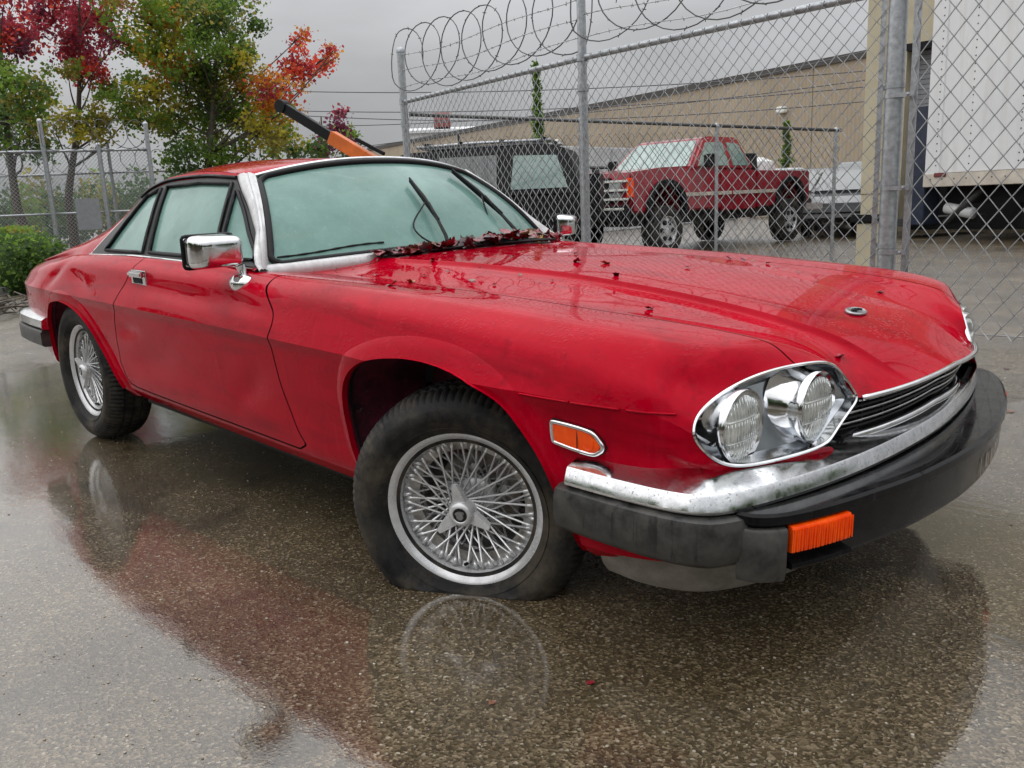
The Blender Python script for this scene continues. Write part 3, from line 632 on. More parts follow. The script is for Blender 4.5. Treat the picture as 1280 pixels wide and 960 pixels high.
# ------------------------------------------------------------------ headlamps
def hl_ring(off_in, depth):
    n = np.array(HN)/np.linalg.norm(HN); P = spline(HL, 120, closed=True)
    for _ in range(4): P = (np.roll(P, 1, 0)+2*P+np.roll(P, -1, 0))/4
    t = np.roll(P, -1, 0)-np.roll(P, 1, 0); inn = np.cross(t, n); inn /= np.linalg.norm(inn, axis=1)[:, None]
    if ((P.mean(0)-P)*inn).sum() < 0: inn = -inn
    return P+inn*off_in-n*depth
n_h = np.array(HN)/np.linalg.norm(HN)
LAMPS = [(tuple(on_plane(927, 534, HN, HD-.016)), .0735), (tuple(on_plane(1020, 509, HN, HD-.016)), .0735)]
for sg in (1, -1):
    S_ = np.array([1, sg, 1.]); hr = empty('headlamp', parent=car)
    g = G(); R_ = [hl_ring(-.002, -.001), hl_ring(.001, -.004), hl_ring(.0045, -.002), hl_ring(.006, .03)]
    gr = np.array([np.vstack([r, r[:1]]) for r in R_])*S_; g.grid(gr, flip=sg > 0); g.build('bezel', 'chrome', hr, True, 50)
    # chrome back plate
    r3 = hl_ring(.006, .03); r4_ = hl_ring(.022, .045); g = G(); gr = np.array([np.vstack([r, r[:1]]) for r in (r3, r4_)])*S_; g.grid(gr, flip=sg > 0)
    g.add(r4_*S_, [tuple(range(len(r4_)))[::sg]]); g.build('reflector_panel', 'lamp_plate', hr, True, 50)
    for (c, r0) in LAMPS:
        c = np.array(c)*S_; M_ = Matrix.Translation(Vector(c)) @ Matrix.Rotation(math.pi/2, 4, 'Y')
        G().lathe([(r0+.022, -.075), (r0+.014, -.05), (r0+.007, -.03), (r0+.006, -.012), (r0+.009, .0), (r0+.006, .006), (r0-.004, .004), (r0-.005, -.004)], 48, M_).build('lamp_ring', 'chrome', hr, True, 50)
        g = G(); prof = [(max(r0-.004, 0)*u_, .012*(1-u_*u_)) for u_ in np.linspace(1, 0.0, 10)]
        prof[-1] = (.0005, prof[-1][1]); g.lathe(prof, 48, M_); lens = g.build('lamp_lens', 'lens_glass', hr, True)
        g = G()                                                 # fluting on the lens
        for k in range(-6, 7):
            y = k*.0102; hh = math.sqrt(max(0, (r0-.008)**2-y*y))
            for z0, z1 in ((-hh, -.028), (-.022, .018), (.024, hh)):
                if z1 > z0+.006: g.tube([(c[0]+.0135-.012*((y*y+z*z)/r0**2), c[1]+y, c[2]+z) for z in np.linspace(z0, z1, 4)], .0011, 4)
        for z in (-.025, .021):
            hh = math.sqrt((r0-.008)**2-z*z); g.tube([(c[0]+.0138-.012*((y*y+z*z)/r0**2), c[1]+y, c[2]+z) for y in np.linspace(-hh, hh, 8)], .0012, 4)
        g.build('lens_fluting', 'lens_glass', lens, True)
# ------------------------------------------------------------------ grille under the hood lip
def lipc(y, dx=0, dz=0):
    p = lip(abs(y)); return (p[0]+dx, y, p[2]+dz)
G().tube([lipc(y, .001, -.004) for y in np.linspace(-.378, .378, 44)], .0065, 8).build('hood_lip_trim', 'chrome', car, True)
gri = empty('grille', parent=car)
G().grid(np.array([[lipc(y, -.10, dz) for y in np.linspace(-.42, .42, 24)] for dz in (.0, -.16)])).build('grille_backing', 'dark_void', gri)
for k in range(6):
    G().tube([lipc(y, -.022-.006*k, -.016-.0145*k) for y in np.linspace(-.36-.01*k, .36+.01*k, 30)], .0034, 6).build('slat', 'grille_chrome' if k % 2 == 0 else 'black_trim', gri, True)
G().tube([lipc(y, -.04, -.105) for y in np.linspace(-.43, .43, 36)], [.0095]*36, 8).build('grille_bar', 'chrome', gri, True)
for y in np.linspace(-.3, .3, 9): G().box((-.004, -.004, -.095), (.004, .004, -.01), Matrix.Translation(Vector(lipc(y, -.06)))).build('grille_post', 'black_trim', gri)
# body-colour panel and black tray below the lamps
g = G().grid(np.array([[lipc(y, -.045, -.112) for y in np.linspace(-.46, .46, 24)], [lipc(y, -.065, -.128) for y in np.linspace(-.50, .50, 24)], [lipc(y, -.06, -.2) for y in np.linspace(-.5, .5, 24)]])); g.build('bumper_tray', 'black_trim', car, True)
for y0 in (-.36, .30): box('towing_bracket', (.745, y0-.05, .552), (.80, y0+.05, .578), 'black_rubber', car, .006)
# ------------------------------------------------------------------ bumpers
def sweep(path, prof, name, mat, parent, n=90, sharp=40, fade=None):
    """path: half plan (x, w) from the side end to the centre; prof: (outward, z)"""
    hp = spline([(p[0], -p[1]) for p in path]+[(p[0], p[1]) for p in path[-2::-1]], n)
    t = np.gradient(hp, axis=0); t /= np.linalg.norm(t, axis=1)[:, None]; nr = np.stack([t[:, 1], -t[:, 0]], 1)
    P = np.array([[(hp[i, 0]+nr[i, 0]*o, hp[i, 1]+nr[i, 1]*o, z) for i in range(n)] for o, z in prof])
    g = G().grid(P, flip=True)
    for e in (0, -1): g.add(P[:, e], [tuple(range(len(prof)))])
    o = g.build(name, mat, parent, True, sharp)
    if parent is not car: o.location = (-.8, 0, 0)
    return o
bmp = empty('front_bumper', (.8, 0, 0), .04, car); _BO = (-.8, 0)
CH = [(.375, .878), (.50, .880), (.62, .873), (.69, .850), (.728, .80), (.765, .70), (.803, .56), (.835, .38), (.855, .18), (.862, 0)]
sweep(CH[:], [(-.095, .578), (-.05, .566), (-.012, .553), (-.003, .550), (.0, .546), (.009, .519), (.007, .512), (-.006, .508), (-.03, .506)], 'chrome_blade', 'worn_chrome', bmp, 140, 22)
SR = [(.352, .880), (.50, .886), (.62, .881), (.70, .857), (.735, .81), (.755, .76)]
def half_sweep(path, prof, name, mat, parent, sg, n=50):
    hp = spline([(p[0], -p[1]) for p in path], n); t = np.gradient(hp, axis=0); t /= np.linalg.norm(t, axis=1)[:, None]; nr = np.stack([t[:, 1], -t[:, 0]], 1)
    P = np.array([[(hp[i, 0]+nr[i, 0]*o, (hp[i, 1]+nr[i, 1]*o)*sg, z) for i in range(n)] for o, z in prof])
    g = G().grid(P, flip=sg > 0)
    for e in (0, -1): g.add(P[:, e], [tuple(range(len(prof)))])
    o = g.build(name, mat, parent, True, 40)
    if parent is not car: o.location = (-.8, 0, 0)
    return o
for sg in (1, -1): half_sweep(SR, [(-.06, .506), (-.005, .507), (.010, .500), (.016, .482), (.016, .44), (.010, .415), (-.004, .402), (-.06, .400)], 'side_rubber', 'bumper_side_rubber', bmp, sg)
FRB = [(.735, .802), (.775, .792), (.815, .748), (.855, .66), (.892, .545), (.937, .37), (.966, .16), (.973, 0)]
FACE = lambda: [(-.17, .498), (-.10, .506), (-.03, .513), (-.006, .513), (.001, .508), (.002, .492), (-.003, .487), (-.006, .484), (-.008, .40), (-.012, .390), (-.02, .386), (-.10, .384)]
sweep(FRB, FACE(), 'front_rubber', 'bumper_rubber', bmp, 140, 24)
for sg in (1, -1):
    hp = spline([(p[0], -p[1]) for p in FRB], 200); t = np.gradient(hp, axis=0); t /= np.linalg.norm(t, axis=1)[:, None]; nr = np.stack([t[:, 1], -t[:, 0]], 1)
    i0 = int(np.argmin(abs(hp[:, 1]+.742))); i1 = int(np.argmin(abs(hp[:, 1]+.60))); ids = np.linspace(i0, i1, 14).astype(int)
    def patch(prof, name, mat, par, ids=ids):
        P = np.array([[(hp[i, 0]+nr[i, 0]*o, (hp[i, 1]+nr[i, 1]*o)*sg, z) for i in ids] for o, z in prof]); g = G().grid(P, flip=sg > 0)
        for e in (0, -1): g.add(P[:, e], [tuple(range(len(prof)))])
        o = g.build(name, mat, par, True, 40); o.location = (-.8, 0, 0)
        return o
    tl = patch([(-.01, .487), (.006, .485), (.010, .478), (.010, .440), (.006, .432), (-.01, .430)], 'turn_lamp', 'amber_lens', bmp)
    g = G()
    for i in np.linspace(i0, i1, 26).astype(int): g.tube([(hp[i, 0]+nr[i, 0]*.0112, (hp[i, 1]+nr[i, 1]*.0112)*sg, z) for z in (.482, .435)], .0016, 4)
    g.build('lens_ribs', 'amber_lens', tl)
    patch([(-.01, .414), (.012, .412), (.014, .404), (.010, .398), (-.01, .396)], 'lamp_ledge', 'bumper_rubber', bmp)
    j0 = 2; j1 = int(np.argmin(abs(hp[:, 1]+.750))); patch([(-.02, .486), (.006, .484), (.010, .478), (.009, .39), (.004, .374), (-.04, .370)], 'corner_block', 'bumper_side_rubber', bmp, np.linspace(j0, j1, 16).astype(int))
    if sg < 0:                                           # ghost of stick-on lettering on the far face
        for k, (yy, ha, hb_) in enumerate(((.02, .405, .452), (.075, .415, .452), (.095, .41, .45), (.135, .405, .448), (.155, .41, .45), (.19, .41, .45), (.215, .42, .448))):
            i_ = int(np.argmin(abs(hp[:, 1]+yy))); patch([(-.004, hb_), (-.004, ha)], 'faded_letter', 'wood_rail_faded', bmp, np.array([i_, min(199, i_+1+k % 2)]))
# lower valance and air dam
VA = [(.385, .80), (.50, .80), (.61, .765), (.69, .70), (.755, .58), (.80, .42), (.83, .2), (.835, 0)]
sweep(VA, [(-.01, .40), (-.03, .345), (-.06, .265), (-.08, .238), (-.09, .238)], 'valance', 'valance_plastic', car, 100)
# red lower wing tip ahead of the wheel
for sg in (1, -1): half_sweep([(.40, .862), (.48, .855), (.56, .83), (.64, .79)], [(-.02, .42), (-.012, .40), (-.03, .345), (-.06, .335), (-.1, .34)], 'wing_tip', 'red_paint', car, sg)
# rear bumper
rb = empty('rear_bumper', parent=car)
def rsweep(prof, name, mat):
    hp = spline([(-2.98, -.888), (-3.2, -.882), (-3.42, -.855), (-3.53, -.79), (-3.58, -.6), (-3.61, -.3), (-3.62, 0), (-3.61, .3), (-3.58, .6), (-3.53, .79), (-3.42, .855), (-3.2, .882), (-2.98, .888)], 90)
    t = np.gradient(hp, axis=0); t /= np.linalg.norm(t, axis=1)[:, None]; nr = np.stack([-t[:, 1], t[:, 0]], 1)
    P = np.array([[(hp[i, 0]+nr[i, 0]*o, hp[i, 1]+nr[i, 1]*o, z) for i in range(90)] for o, z in prof]); g = G().grid(P)
    for e in (0, -1): g.add(P[:, e], [tuple(range(len(prof)))])
    g.build(name, mat, rb, True, 40)
rsweep([(-.10, .555), (-.02, .553), (0, .54), (.004, .505), (-.004, .495), (-.05, .49)], 'chrome_blade', 'worn_chrome')
rsweep([(-.08, .492), (.004, .491), (.012, .48), (.012, .42), (0, .41), (-.08, .405)], 'side_rubber', 'bumper_side_rubber')
# ------------------------------------------------------------------ small fittings on the sides
for sg in (-1, 1):
    # side marker
    mk_ = empty('side_marker', parent=body); pl = [(.350, .594), (.350, .630), (.357, .636), (.450, .628), (.474, .609), (.480, .598), (.472, .586), (.448, .577), (.358, .587)]
    def solid(poly, lo, hi, name, mat, par):
        P = np.asarray(poly); w0 = np.array([surf_w(x, z) for x, z in P]); n = len(P)
        V = [(x, sg*(w+lo), z) for (x, z), w in zip(P, w0)]+[(x, sg*(w+hi), z) for (x, z), w in zip(P, w0)]
        F = [tuple(range(n)), tuple(range(n, 2*n))[::-1]]+[(i, n+i, n+(i+1) % n, (i+1) % n) for i in range(n)]
        return G().add(V, F).build(name, mat, par, True, 30)
    cpl = np.mean(pl, 0); big = [tuple(cpl+(np.array(p)-cpl)*np.array([1.10, 1.22])) for p in pl]
    solid(big, -.01, .005, 'marker_gasket', 'black_rubber', mk_)
    P = spline([tuple(p)+(0,) for p in pl], 60, closed=True)[:, :2]; G().tube([(x, sg*(surf_w(x, z)+.008), z) for x, z in P], .0055, 6, closed=True).build('marker_frame', 'chrome', mk_, True)
    G().tube([(.418, sg*(surf_w(.418, .605)+.0122), z) for z in (.586, .627)], .0012, 5).build('marker_divider', 'dark_void', mk_, True); G().lathe([(.014, 0), (.0152, .0015), (.0165, 0)], 24, Matrix.Translation((.444, sg*(surf_w(.444, .602)+.0112), .602)) @ Matrix.Rotation(-sg*math.pi/2, 4, 'X')).build('marker_reflector', 'amber_lens', mk_, True)
    sm = [tuple(cpl+(np.array(p)-cpl)*.93) for p in pl]; solid([p for p in sm], -.005, .011, 'marker_lens', 'amber_lens', mk_)
    # swage pinstripe highlight strip
    for x0, x1 in ((.262, .40), (.405, .52), (.535, .63)):
        xs2 = np.linspace(x0, x1, 14); G().tube([(x, sg*(surf_w(x, .687+.0*x)+.0022), .687) for x in xs2], .0028, 4).build('coach_line', 'red_paint', body, True)
    # door handle
    h_ = empty('door_handle', parent=doors[0 if sg < 0 else 1]); hx, hz = -1.795, .822; w_ = surf_w(hx, hz)
    G().box((hx-.075, min(sg*(w_-.004), sg*(w_+.006)), hz-.03), (hx+.06, max(sg*(w_-.004), sg*(w_+.006)), hz+.026), None, .003).build('handle_plate', 'chrome', h_, True, 40)
    G().box((hx-.07, min(sg*(w_+.004), sg*(w_+.024)), hz+.0), (hx+.055, max(sg*(w_+.004), sg*(w_+.024)), hz+.022), None, .006).build('handle_flap', 'chrome', h_, True, 40)
    G().box((hx-.055, min(sg*(w_+.003), sg*(w_+.008)), hz-.026), (hx+.03, max(sg*(w_+.003), sg*(w_+.008)), hz-.002), None, .002).build('handle_recess', 'dark_void', h_, True, 40)
    # door mirror
    mr = empty('door_mirror', parent=doors[0 if sg < 0 else 1])
    mc = np.array([-1.10, sg*.885, .948]); k0_ = len(bpy.data.objects)
    sp_ = lambda c, e: math.copysign(abs(c)**e, c); PM = []
    for a in np.linspace(-math.pi/2, math.pi/2, 22):
        rw_ = []
        for b in np.linspace(0, 2*math.pi, 45):
            fx = .5+.5*sp_(math.sin(a), .55); ca = sp_(math.cos(a), .35)
            rw_.append((mc[0]-.05+.105*fx, mc[1]+ca*sp_(math.cos(b), .36)*.090*(1-.14*fx), mc[2]+ca*sp_(math.sin(b), .36)*.059*(1-.2*fx)))
        PM.append(rw_)
    G().grid(np.array(PM)).build('mirror_shell', 'chrome', mr, True)
    G().tube(spline([(mc[0]-.049, mc[1]+sy*.105, mc[2]+sz*.06) for sy, sz in ((-1, -1), (1, -1), (1, 1), (-1, 1))], 60, closed=True, cent=False) if False else [(mc[0]-.049, mc[1]+.088*max(-1, min(1, 1.35*math.cos(a))), mc[2]+.052*max(-1, min(1, 1.35*math.sin(a)))) for a in np.linspace(0, 2*math.pi, 48, endpoint=False)], .006, 6, closed=True).build('mirror_gasket', 'black_rubber', mr, True)
    G().box((mc[0]-.052, mc[1]-.085, mc[2]-.05), (mc[0]-.050, mc[1]+.085, mc[2]+.05)).build('mirror_glass', 'chrome', mr)
    G().tube([(mc[0]+.01, mc[1]-sg*.075, mc[2]-.05), (mc[0]+.015, mc[1]-sg*.085, mc[2]-.085), (mc[0]+.02, sg*.828, mc[2]-.108)], [.017, .015, .02], 10).build('mirror_stalk', 'chrome', mr, True, 50)
    G().lathe([(.0005, .032), (.018, .03), (.028, .02), (.034, .004), (.036, -.01)], 20, Matrix.Translation((mc[0]+.03, sg*.822, .838)) @ Matrix.Rotation(sg*-rad(62), 4, 'X') @ Matrix.Diagonal((1.45, 1, 1, 1))).build('mirror_foot', 'chrome', mr, True, 50)
    if sg > 0:                                               # the far mirror is folded back
        for o in mr.children:
            if o.name.split('.')[0] in ('mirror_shell', 'mirror_gasket', 'mirror_glass'):
                o.matrix_local = Matrix.Translation((mc[0], mc[1]-.03, mc[2]-.012)) @ Matrix.Rotation(rad(34), 4, 'Z') @ Matrix.Diagonal((.9, .9, .9, 1)) @ Matrix.Translation(-Vector(mc))
    # hinge-side plaque: boot key
# hood badge
bd = empty('hood_badge', parent=hood)
bz = .790
Mb = Matrix.Translation((.640, 0, bz)) @ Matrix.Rotation(rad(13), 4, 'Y')
G().lathe([(.0005, .0), (1, .0), (1, .6), (.86, 1.0), (.80, .75), (.0005, .75)], 40, Mb @ Matrix.Diagonal((.024, .042, .006, 1))).build('badge_oval', 'badge_metal', bd, True, 50)
g = G()
for k, (y0, y1, a0, a1) in enumerate([(-.024, -.012, -.004, .006), (-.012, -.002, .0, .008), (-.004, .012, .002, .007), (.008, .024, -.002, .004)]):
    g.tube([Mb @ Vector((-a0-.002, y0, .0062)), Mb @ Vector((-a1, (y0+y1)/2, .0068)), Mb @ Vector((-a0+.003, y1, .0062))], .0022, 5)
g.build('badge_emblem', 'dark_void', bd, True)
# ------------------------------------------------------------------ wheels
def frame_from(n, up=(0, 0, 1)):
    n = Vector(n).normalized(); t = Vector(up).cross(n).normalized(); u = n.cross(t); return Matrix(((t.x, u.x, n.x), (t.y, u.y, n.y), (t.z, u.z, n.z))).to_4x4()
CINV = CARM.inverted()
RT = .330
def tyre_mesh(Mw, flat):
    n = 288; prof = [(.186, -.012, 0), (.206, -.006, 0), (.216, .006, 0), (.222, .016, 0), (.235, .026, 0), (.236, .0235, 0), (.258, .031, 0), (.262, .033, 0), (.285, .031, 0), (.288, .0285, 0), (.302, .022, 0), (.312, .012, 1), (.3205, .000, 1), (.326, -.014, 1), (.3285, -.030, 1), (.320, -.032, 0), (.320, -.040, 0), (.3300, -.042, 2), (.3305, -.068, 2), (.321, -.070, 0), (.321, -.078, 0), (.3305, -.080, 2), (.3300, -.106, 2), (.320, -.108, 0), (.320, -.116, 0), (.3285, -.118, 1), (.326, -.134, 1), (.3205, -.148, 1), (.312, -.16, 1), (.30, -.17, 0), (.26, -.182, 0), (.22, -.17, 0), (.186, -.15, 0)]
    V = []; m_ = len(prof)
    for k in range(n):
        a = 2*math.pi*k/n
        for (r, h, tr) in prof:
            rr = r
            if tr == 1 and k % 3 == 0: rr -= .007
            if tr == 2 and (k % 4 == 1): rr -= .006
            V.append((rr*math.cos(a), rr*math.sin(a), h))
    F = []
    for k in range(n):
        j = (k+1) % n
        for i in range(m_-1): F.append((k*m_+i, j*m_+i, j*m_+i+1, k*m_+i+1))
    V = np.array(V); M3 = np.array(Mw.to_3x3()); T0 = np.array(Mw.translation)
    W = V@M3.T+T0; nrm_ = M3[:, 2]
    if flat > 0:
        rr = np.hypot(V[:, 0], V[:, 1]); s_ = np.clip((flat*1.7-W[:, 2])/(flat*1.7), 0, 1)**1.3*np.clip((rr-.2)/.07, 0, 1)
        outw = np.where(V[:, 2] > -.075, 1, -1)
        W += nrm_[None]*(outw*s_*np.where(outw > 0, .010, .03))[:, None]
        d = W-T0; d -= np.outer(d@nrm_, nrm_); dl = d/(np.linalg.norm(d, axis=1)[:, None]+1e-9)
        hor = dl*np.array([1, 1, 0]); W += hor*(s_*.004)[:, None]
        # sagging contact patch
        W[:, 2] = .003+.5*(W[:, 2]+np.sqrt(W[:, 2]**2+.00003))-.003
    else: W[:, 2] = np.where(W[:, 2] < .002, .002, W[:, 2])
    return (W-T0)@M3, F
def spoke_mesh(p0, p1):
    p0 = np.array(p0); p1 = np.array(p1); u = (p1-p0)
    g = G().tube([p0, p0+u*.86, p0+u*.865, p1], [.0031, .0031, .0048, .0054], 6); me = bpy.data.meshes.new('spoke'); me.from_pydata([tuple(map(float, v)) for v in g.V], [], g.F)
    me.polygons.foreach_set('use_smooth', [True]*len(me.polygons)); me.materials.append(MATS['spoke_chrome']); return me
def pol(r, a, h): return (r*math.cos(a), r*math.sin(a), h)
LAY = []
NS = 22; st_ = 2*math.pi/NS
LAY.append((spoke_mesh(pol(.034, rad(52), -.004), pol(.186, 0, -.040)), 0)); 
LAY.append((spoke_mesh(pol(.052, rad(-46), -.105), pol(.187, 0, -.034)), .5))
LAY.append((spoke_mesh(pol(.055, rad(38), -.112), pol(.168, 0, -.098)), .25))
LAY.append((spoke_mesh(pol(.034, rad(-50), -.010), pol(.187, 0, -.046)), .72))
def wheel(Mw, flat, detail, spin=0, label=None):
    w = empty('wheel', parent=car); w.matrix_local = CINV @ Mw
    V, F = tyre_mesh(Mw, flat); ty = mesh_obj('tyre', V, F, 'tyre_rubber', w, True, 42)
    if label: w['label'] = label
    rim = [(.150, -.165), (.160, -.13), (.160, -.115), (.172, -.105), (.172, -.088), (.150, -.08), (.150, -.062), (.178, -.056), (.190, -.048), (.191, -.030), (.186, -.026), (.190, -.018), (.198, -.006), (.206, .000), (.212, .004), (.2155, .0045), (.217, .001), (.215, -.006), (.208, -.012)]
    G().lathe(rim[7:], 96).build('rim', 'rim_alloy', w, True, 45); G().lathe(rim[:8], 64).build('rim_well', 'rim_inner', w, True, 45)
    if not detail:
        G().lathe([(.0005, -.02), (.06, -.03), (.185, -.045)], 48).build('wheel_disc', 'rim_inner', w, True); return w
    G().lathe([(.0005, .006), (.034, .004), (.036, -.004), (.036, -.012), (.030, -.02), (.031, -.09), (.052, -.095), (.056, -.10), (.056, -.118), (.04, -.125)], 40).build('hub', 'rim_alloy', w, True, 40)
    G().lathe([(.0005, -.128), (.10, -.128), (.118, -.132), (.12, -.15), (.0005, -.152)], 48).build('brake_disc', 'brake_metal', w, True, 40)
    for k in range(5):
        a = 2*math.pi*k/5+.3; G().lathe([(.0005, -.10), (.014, -.102), (.016, -.128)], 6, Matrix.Translation((.082*math.cos(a), .082*math.sin(a), 0))).build('wheel_nut', 'rim_alloy', w)
    # spokes, one object each
    for me, off in LAY:
        for k in range(NS):
            o = link(bpy.data.objects.new('spoke', me)); o.parent = w; o.rotation_euler = (0, 0, st_*(k+off)+(.0 if k % 2 else .045))
    # three-eared knock-off spinner
    sp = empty('spinner', parent=w); sp.rotation_euler = (0, 0, spin)
    G().lathe([(.0005, .030), (.018, .031), (.021, .034), (.029, .032), (.034, .024), (.037, .008), (.037, -.004)], 40).build('spinner_boss', 'rim_alloy', sp, True, 45)
    G().lathe([(.0005, .0312), (.0195, .0322)], 24).build('spinner_disc', 'dark_void', sp, True)
    g = G(); g.box((-.009, -.012, .0318), (.009, .011, .0345), None, .0035); g.box((-.0125, .0, .0318), (.0125, .009, .0335), None, .002); g.build('spinner_emblem', 'badge_metal', sp, True, 40)
    for k in range(3):
        a = 2*math.pi*k/3+math.pi/2; g = G(); bm = bmesh.new()
        pr = [(.026, -.021, .004, .020), (.026, .021, .004, .020), (.060, .015, .012, .026), (.083, .008, .018, .030), (.083, -.008, .018, .030), (.060, -.015, .012, .026)]
        Vv = [(x, y, z0) for x, y, z0, z1 in pr]+[(x, y*.8, z1) for x, y, z0, z1 in pr]; Fv = [tuple(range(6))[::-1], tuple(range(6, 12))]+[(i, (i+1) % 6, 6+(i+1) % 6, 6+i) for i in range(6)]
        M_ = Matrix.Rotation(a, 4, 'Z'); g.add([tuple(M_ @ Vector(v)) for v in Vv], Fv); g.build('spinner_ear', 'rim_alloy', sp, True, 30)
    G().tube([pol(.176, rad(-95), -.05), pol(.170, rad(-95), -.03), pol(.165, rad(-95), -.015)], .0045, 8).build('valve', 'black_rubber', w, True)
    return w
def wm(c, steer, camber=0):
    n = Vector((math.sin(steer)*math.cos(camber), -math.cos(steer)*math.cos(camber), math.sin(camber))); return Matrix.Translation(c) @ frame_from(n)
wheel(wm((-.013, -.813, .227), rad(28), rad(-3)), .10, True, rad(8), 'front wheel with flat tyre')
wheel(wm((-2.580, -.838, .327), 0), 0, True, rad(50))
def wml(c, steer):
    n = Vector((-math.sin(steer), math.cos(steer), 0)); return Matrix.Translation(c) @ frame_from(n)
wheel(wml((.03, .80, .300), rad(28)), .03, False); wheel(wml((-2.580, .838, .327), 0), 0, False)
# ------------------------------------------------------------------ ground
m = MB_('wet_asphalt')
agg = m.vor(165, out='Color'); aggd = m.vor(165); n1 = m.noise(.55, 5, .6); n2 = m.noise(3, 8, .7); n3 = m.noise(190, 3, .6); n4 = m.noise(1.1, 4, .5)
sepc = m.n.new('ShaderNodeSeparateColor'); m.l.new(agg, sepc.inputs[0])
base = m.ramp(n2, [(.3, (.070, .047, .021)), (.7, (.150, .106, .054))])
stone = m.ramp(sepc.outputs[0], [(.0, (.018, .012, .005)), (.4, (.075, .054, .026)), (.85, (.19, .145, .085)), (.99, (.33, .26, .17))])
col = m.mix(.72, base, stone); spk = m.ramp(sepc.outputs[1], [(.980, 0.0), (.986, 1.0)]); col = m.mix(m.math('MULTIPLY', spk, .7), col, (.45, .40, .31))
sp2 = m.vor(26, out='Distance'); col = m.mix(m.ramp(sp2, [(.045, .8), (.06, 0.0)]), col, (.33, .29, .22))
pat = m.ramp(m.noise(.9, 7, .62), [(.36, .55), (.62, 1.15)]); col = m.mix(1.0, col, pat, 'MULTIPLY'); stn = m.ramp(m.noise(2.1, 8, .7, dist=1.2), [(.56, 0.0), (.66, .6)]); col = m.mix(stn, col, (.022, .016, .009))
m.to(col, 'Base Color')
# standing water lies round the car
gmp = m.n.new('ShaderNodeMapping'); gmp.vector_type = 'TEXTURE'; gmp.inputs['Location'].default_value = (-.55, -1.0, 0); gmp.inputs['Scale'].default_value = (5.6, 3.7, 6); gmp.inputs['Rotation'].default_value = (0, 0, rad(8))
m.l.new(m.co.outputs['Object'], gmp.inputs[0]); gg = m.n.new('ShaderNodeTexGradient'); gg.gradient_type = 'SPHERICAL'; m.l.new(gmp.outputs[0], gg.inputs[0])
pd = m.math('ADD', m.math('MULTIPLY', gg.outputs['Fac'], 1.5), m.math('ADD', m.math('MULTIPLY', n1, .75), m.math('MULTIPLY', n2, .40)))
pud = m.ramp(pd, [(.68, 0.0), (.80, 1.0)])          # 1 = standing water
m.to(m.mix(pud, m.ramp(n2, [(.3, .3), (.7, .5)]), .15), 'Roughness')
m.set(Coat_Weight=1.0, Coat_IOR=1.95, Specular_IOR_Level=.25)
m.to(m.mix(pud, m.ramp(n2, [(.3, .10), (.7, .30)]), .010), 'Coat Roughness')
hb = m.math('MULTIPLY', m.math('ADD', m.math('MULTIPLY', aggd, .5), n3), m.math('SUBTRACT', 1.0, m.math('MULTIPLY', pud, .985)))
poke = m.math('MULTIPLY', m.ramp(m.vor(34), [(.0, 1.0), (.13, .0)]), m.ramp(m.noise(4, 4), [(.5, 0.0), (.6, 1.0)])); rip = m.math('MULTIPLY', m.noise(9, 3, .5, stretch=(1, 2.2, 1)), .10)
hb = m.math('ADD', hb, m.math('ADD', m.math('MULTIPLY', poke, .5), rip)); m.bump(hb, .75, .007, ('Coat Normal',)); m.bump(m.math('ADD', aggd, n3), .6, .006, ('Normal',))
gd = G().grid(np.array([[(x, y, 0) for x in np.linspace(-400, 400, 41)] for y in np.linspace(-400, 400, 41)])).build('ground', 'wet_asphalt'); tag(gd, kind='structure')
# loose grit washed over the asphalt
m = MB_('grit'); m.to(m.ramp(m.vor(60, out='Color'), [(.2, (.16, .13, .09)), (.6, (.34, .29, .22)), (.95, (.55, .52, .46))]), 'Base Color'); m.set(Roughness=.5)
rg = np.random.default_rng(4); g = G(); ico = bmesh.new(); bmesh.ops.create_icosphere(ico, subdivisions=1, radius=1); iv = np.array([v.co[:] for v in ico.verts]); ico.verts.index_update(); ifc = [tuple(v.index for v in f.verts) for f in ico.faces]; ico.free()
for k in range(2600):
    dd = 1.0+5.2*rg.random()**1.6; an = rg.uniform(rad(98), rad(176)); p = CAM[:2]+np.array([math.cos(an), math.sin(an)])*dd
    s = .0012+.0028*rg.random()**3; g.add(iv*(s*rg.uniform(.7, 1.3, 3)*[1, 1, .6])+[p[0], p[1], s*.3], ifc)
gt = g.build('grit', 'grit', None, False); tag(gt, kind='stuff')
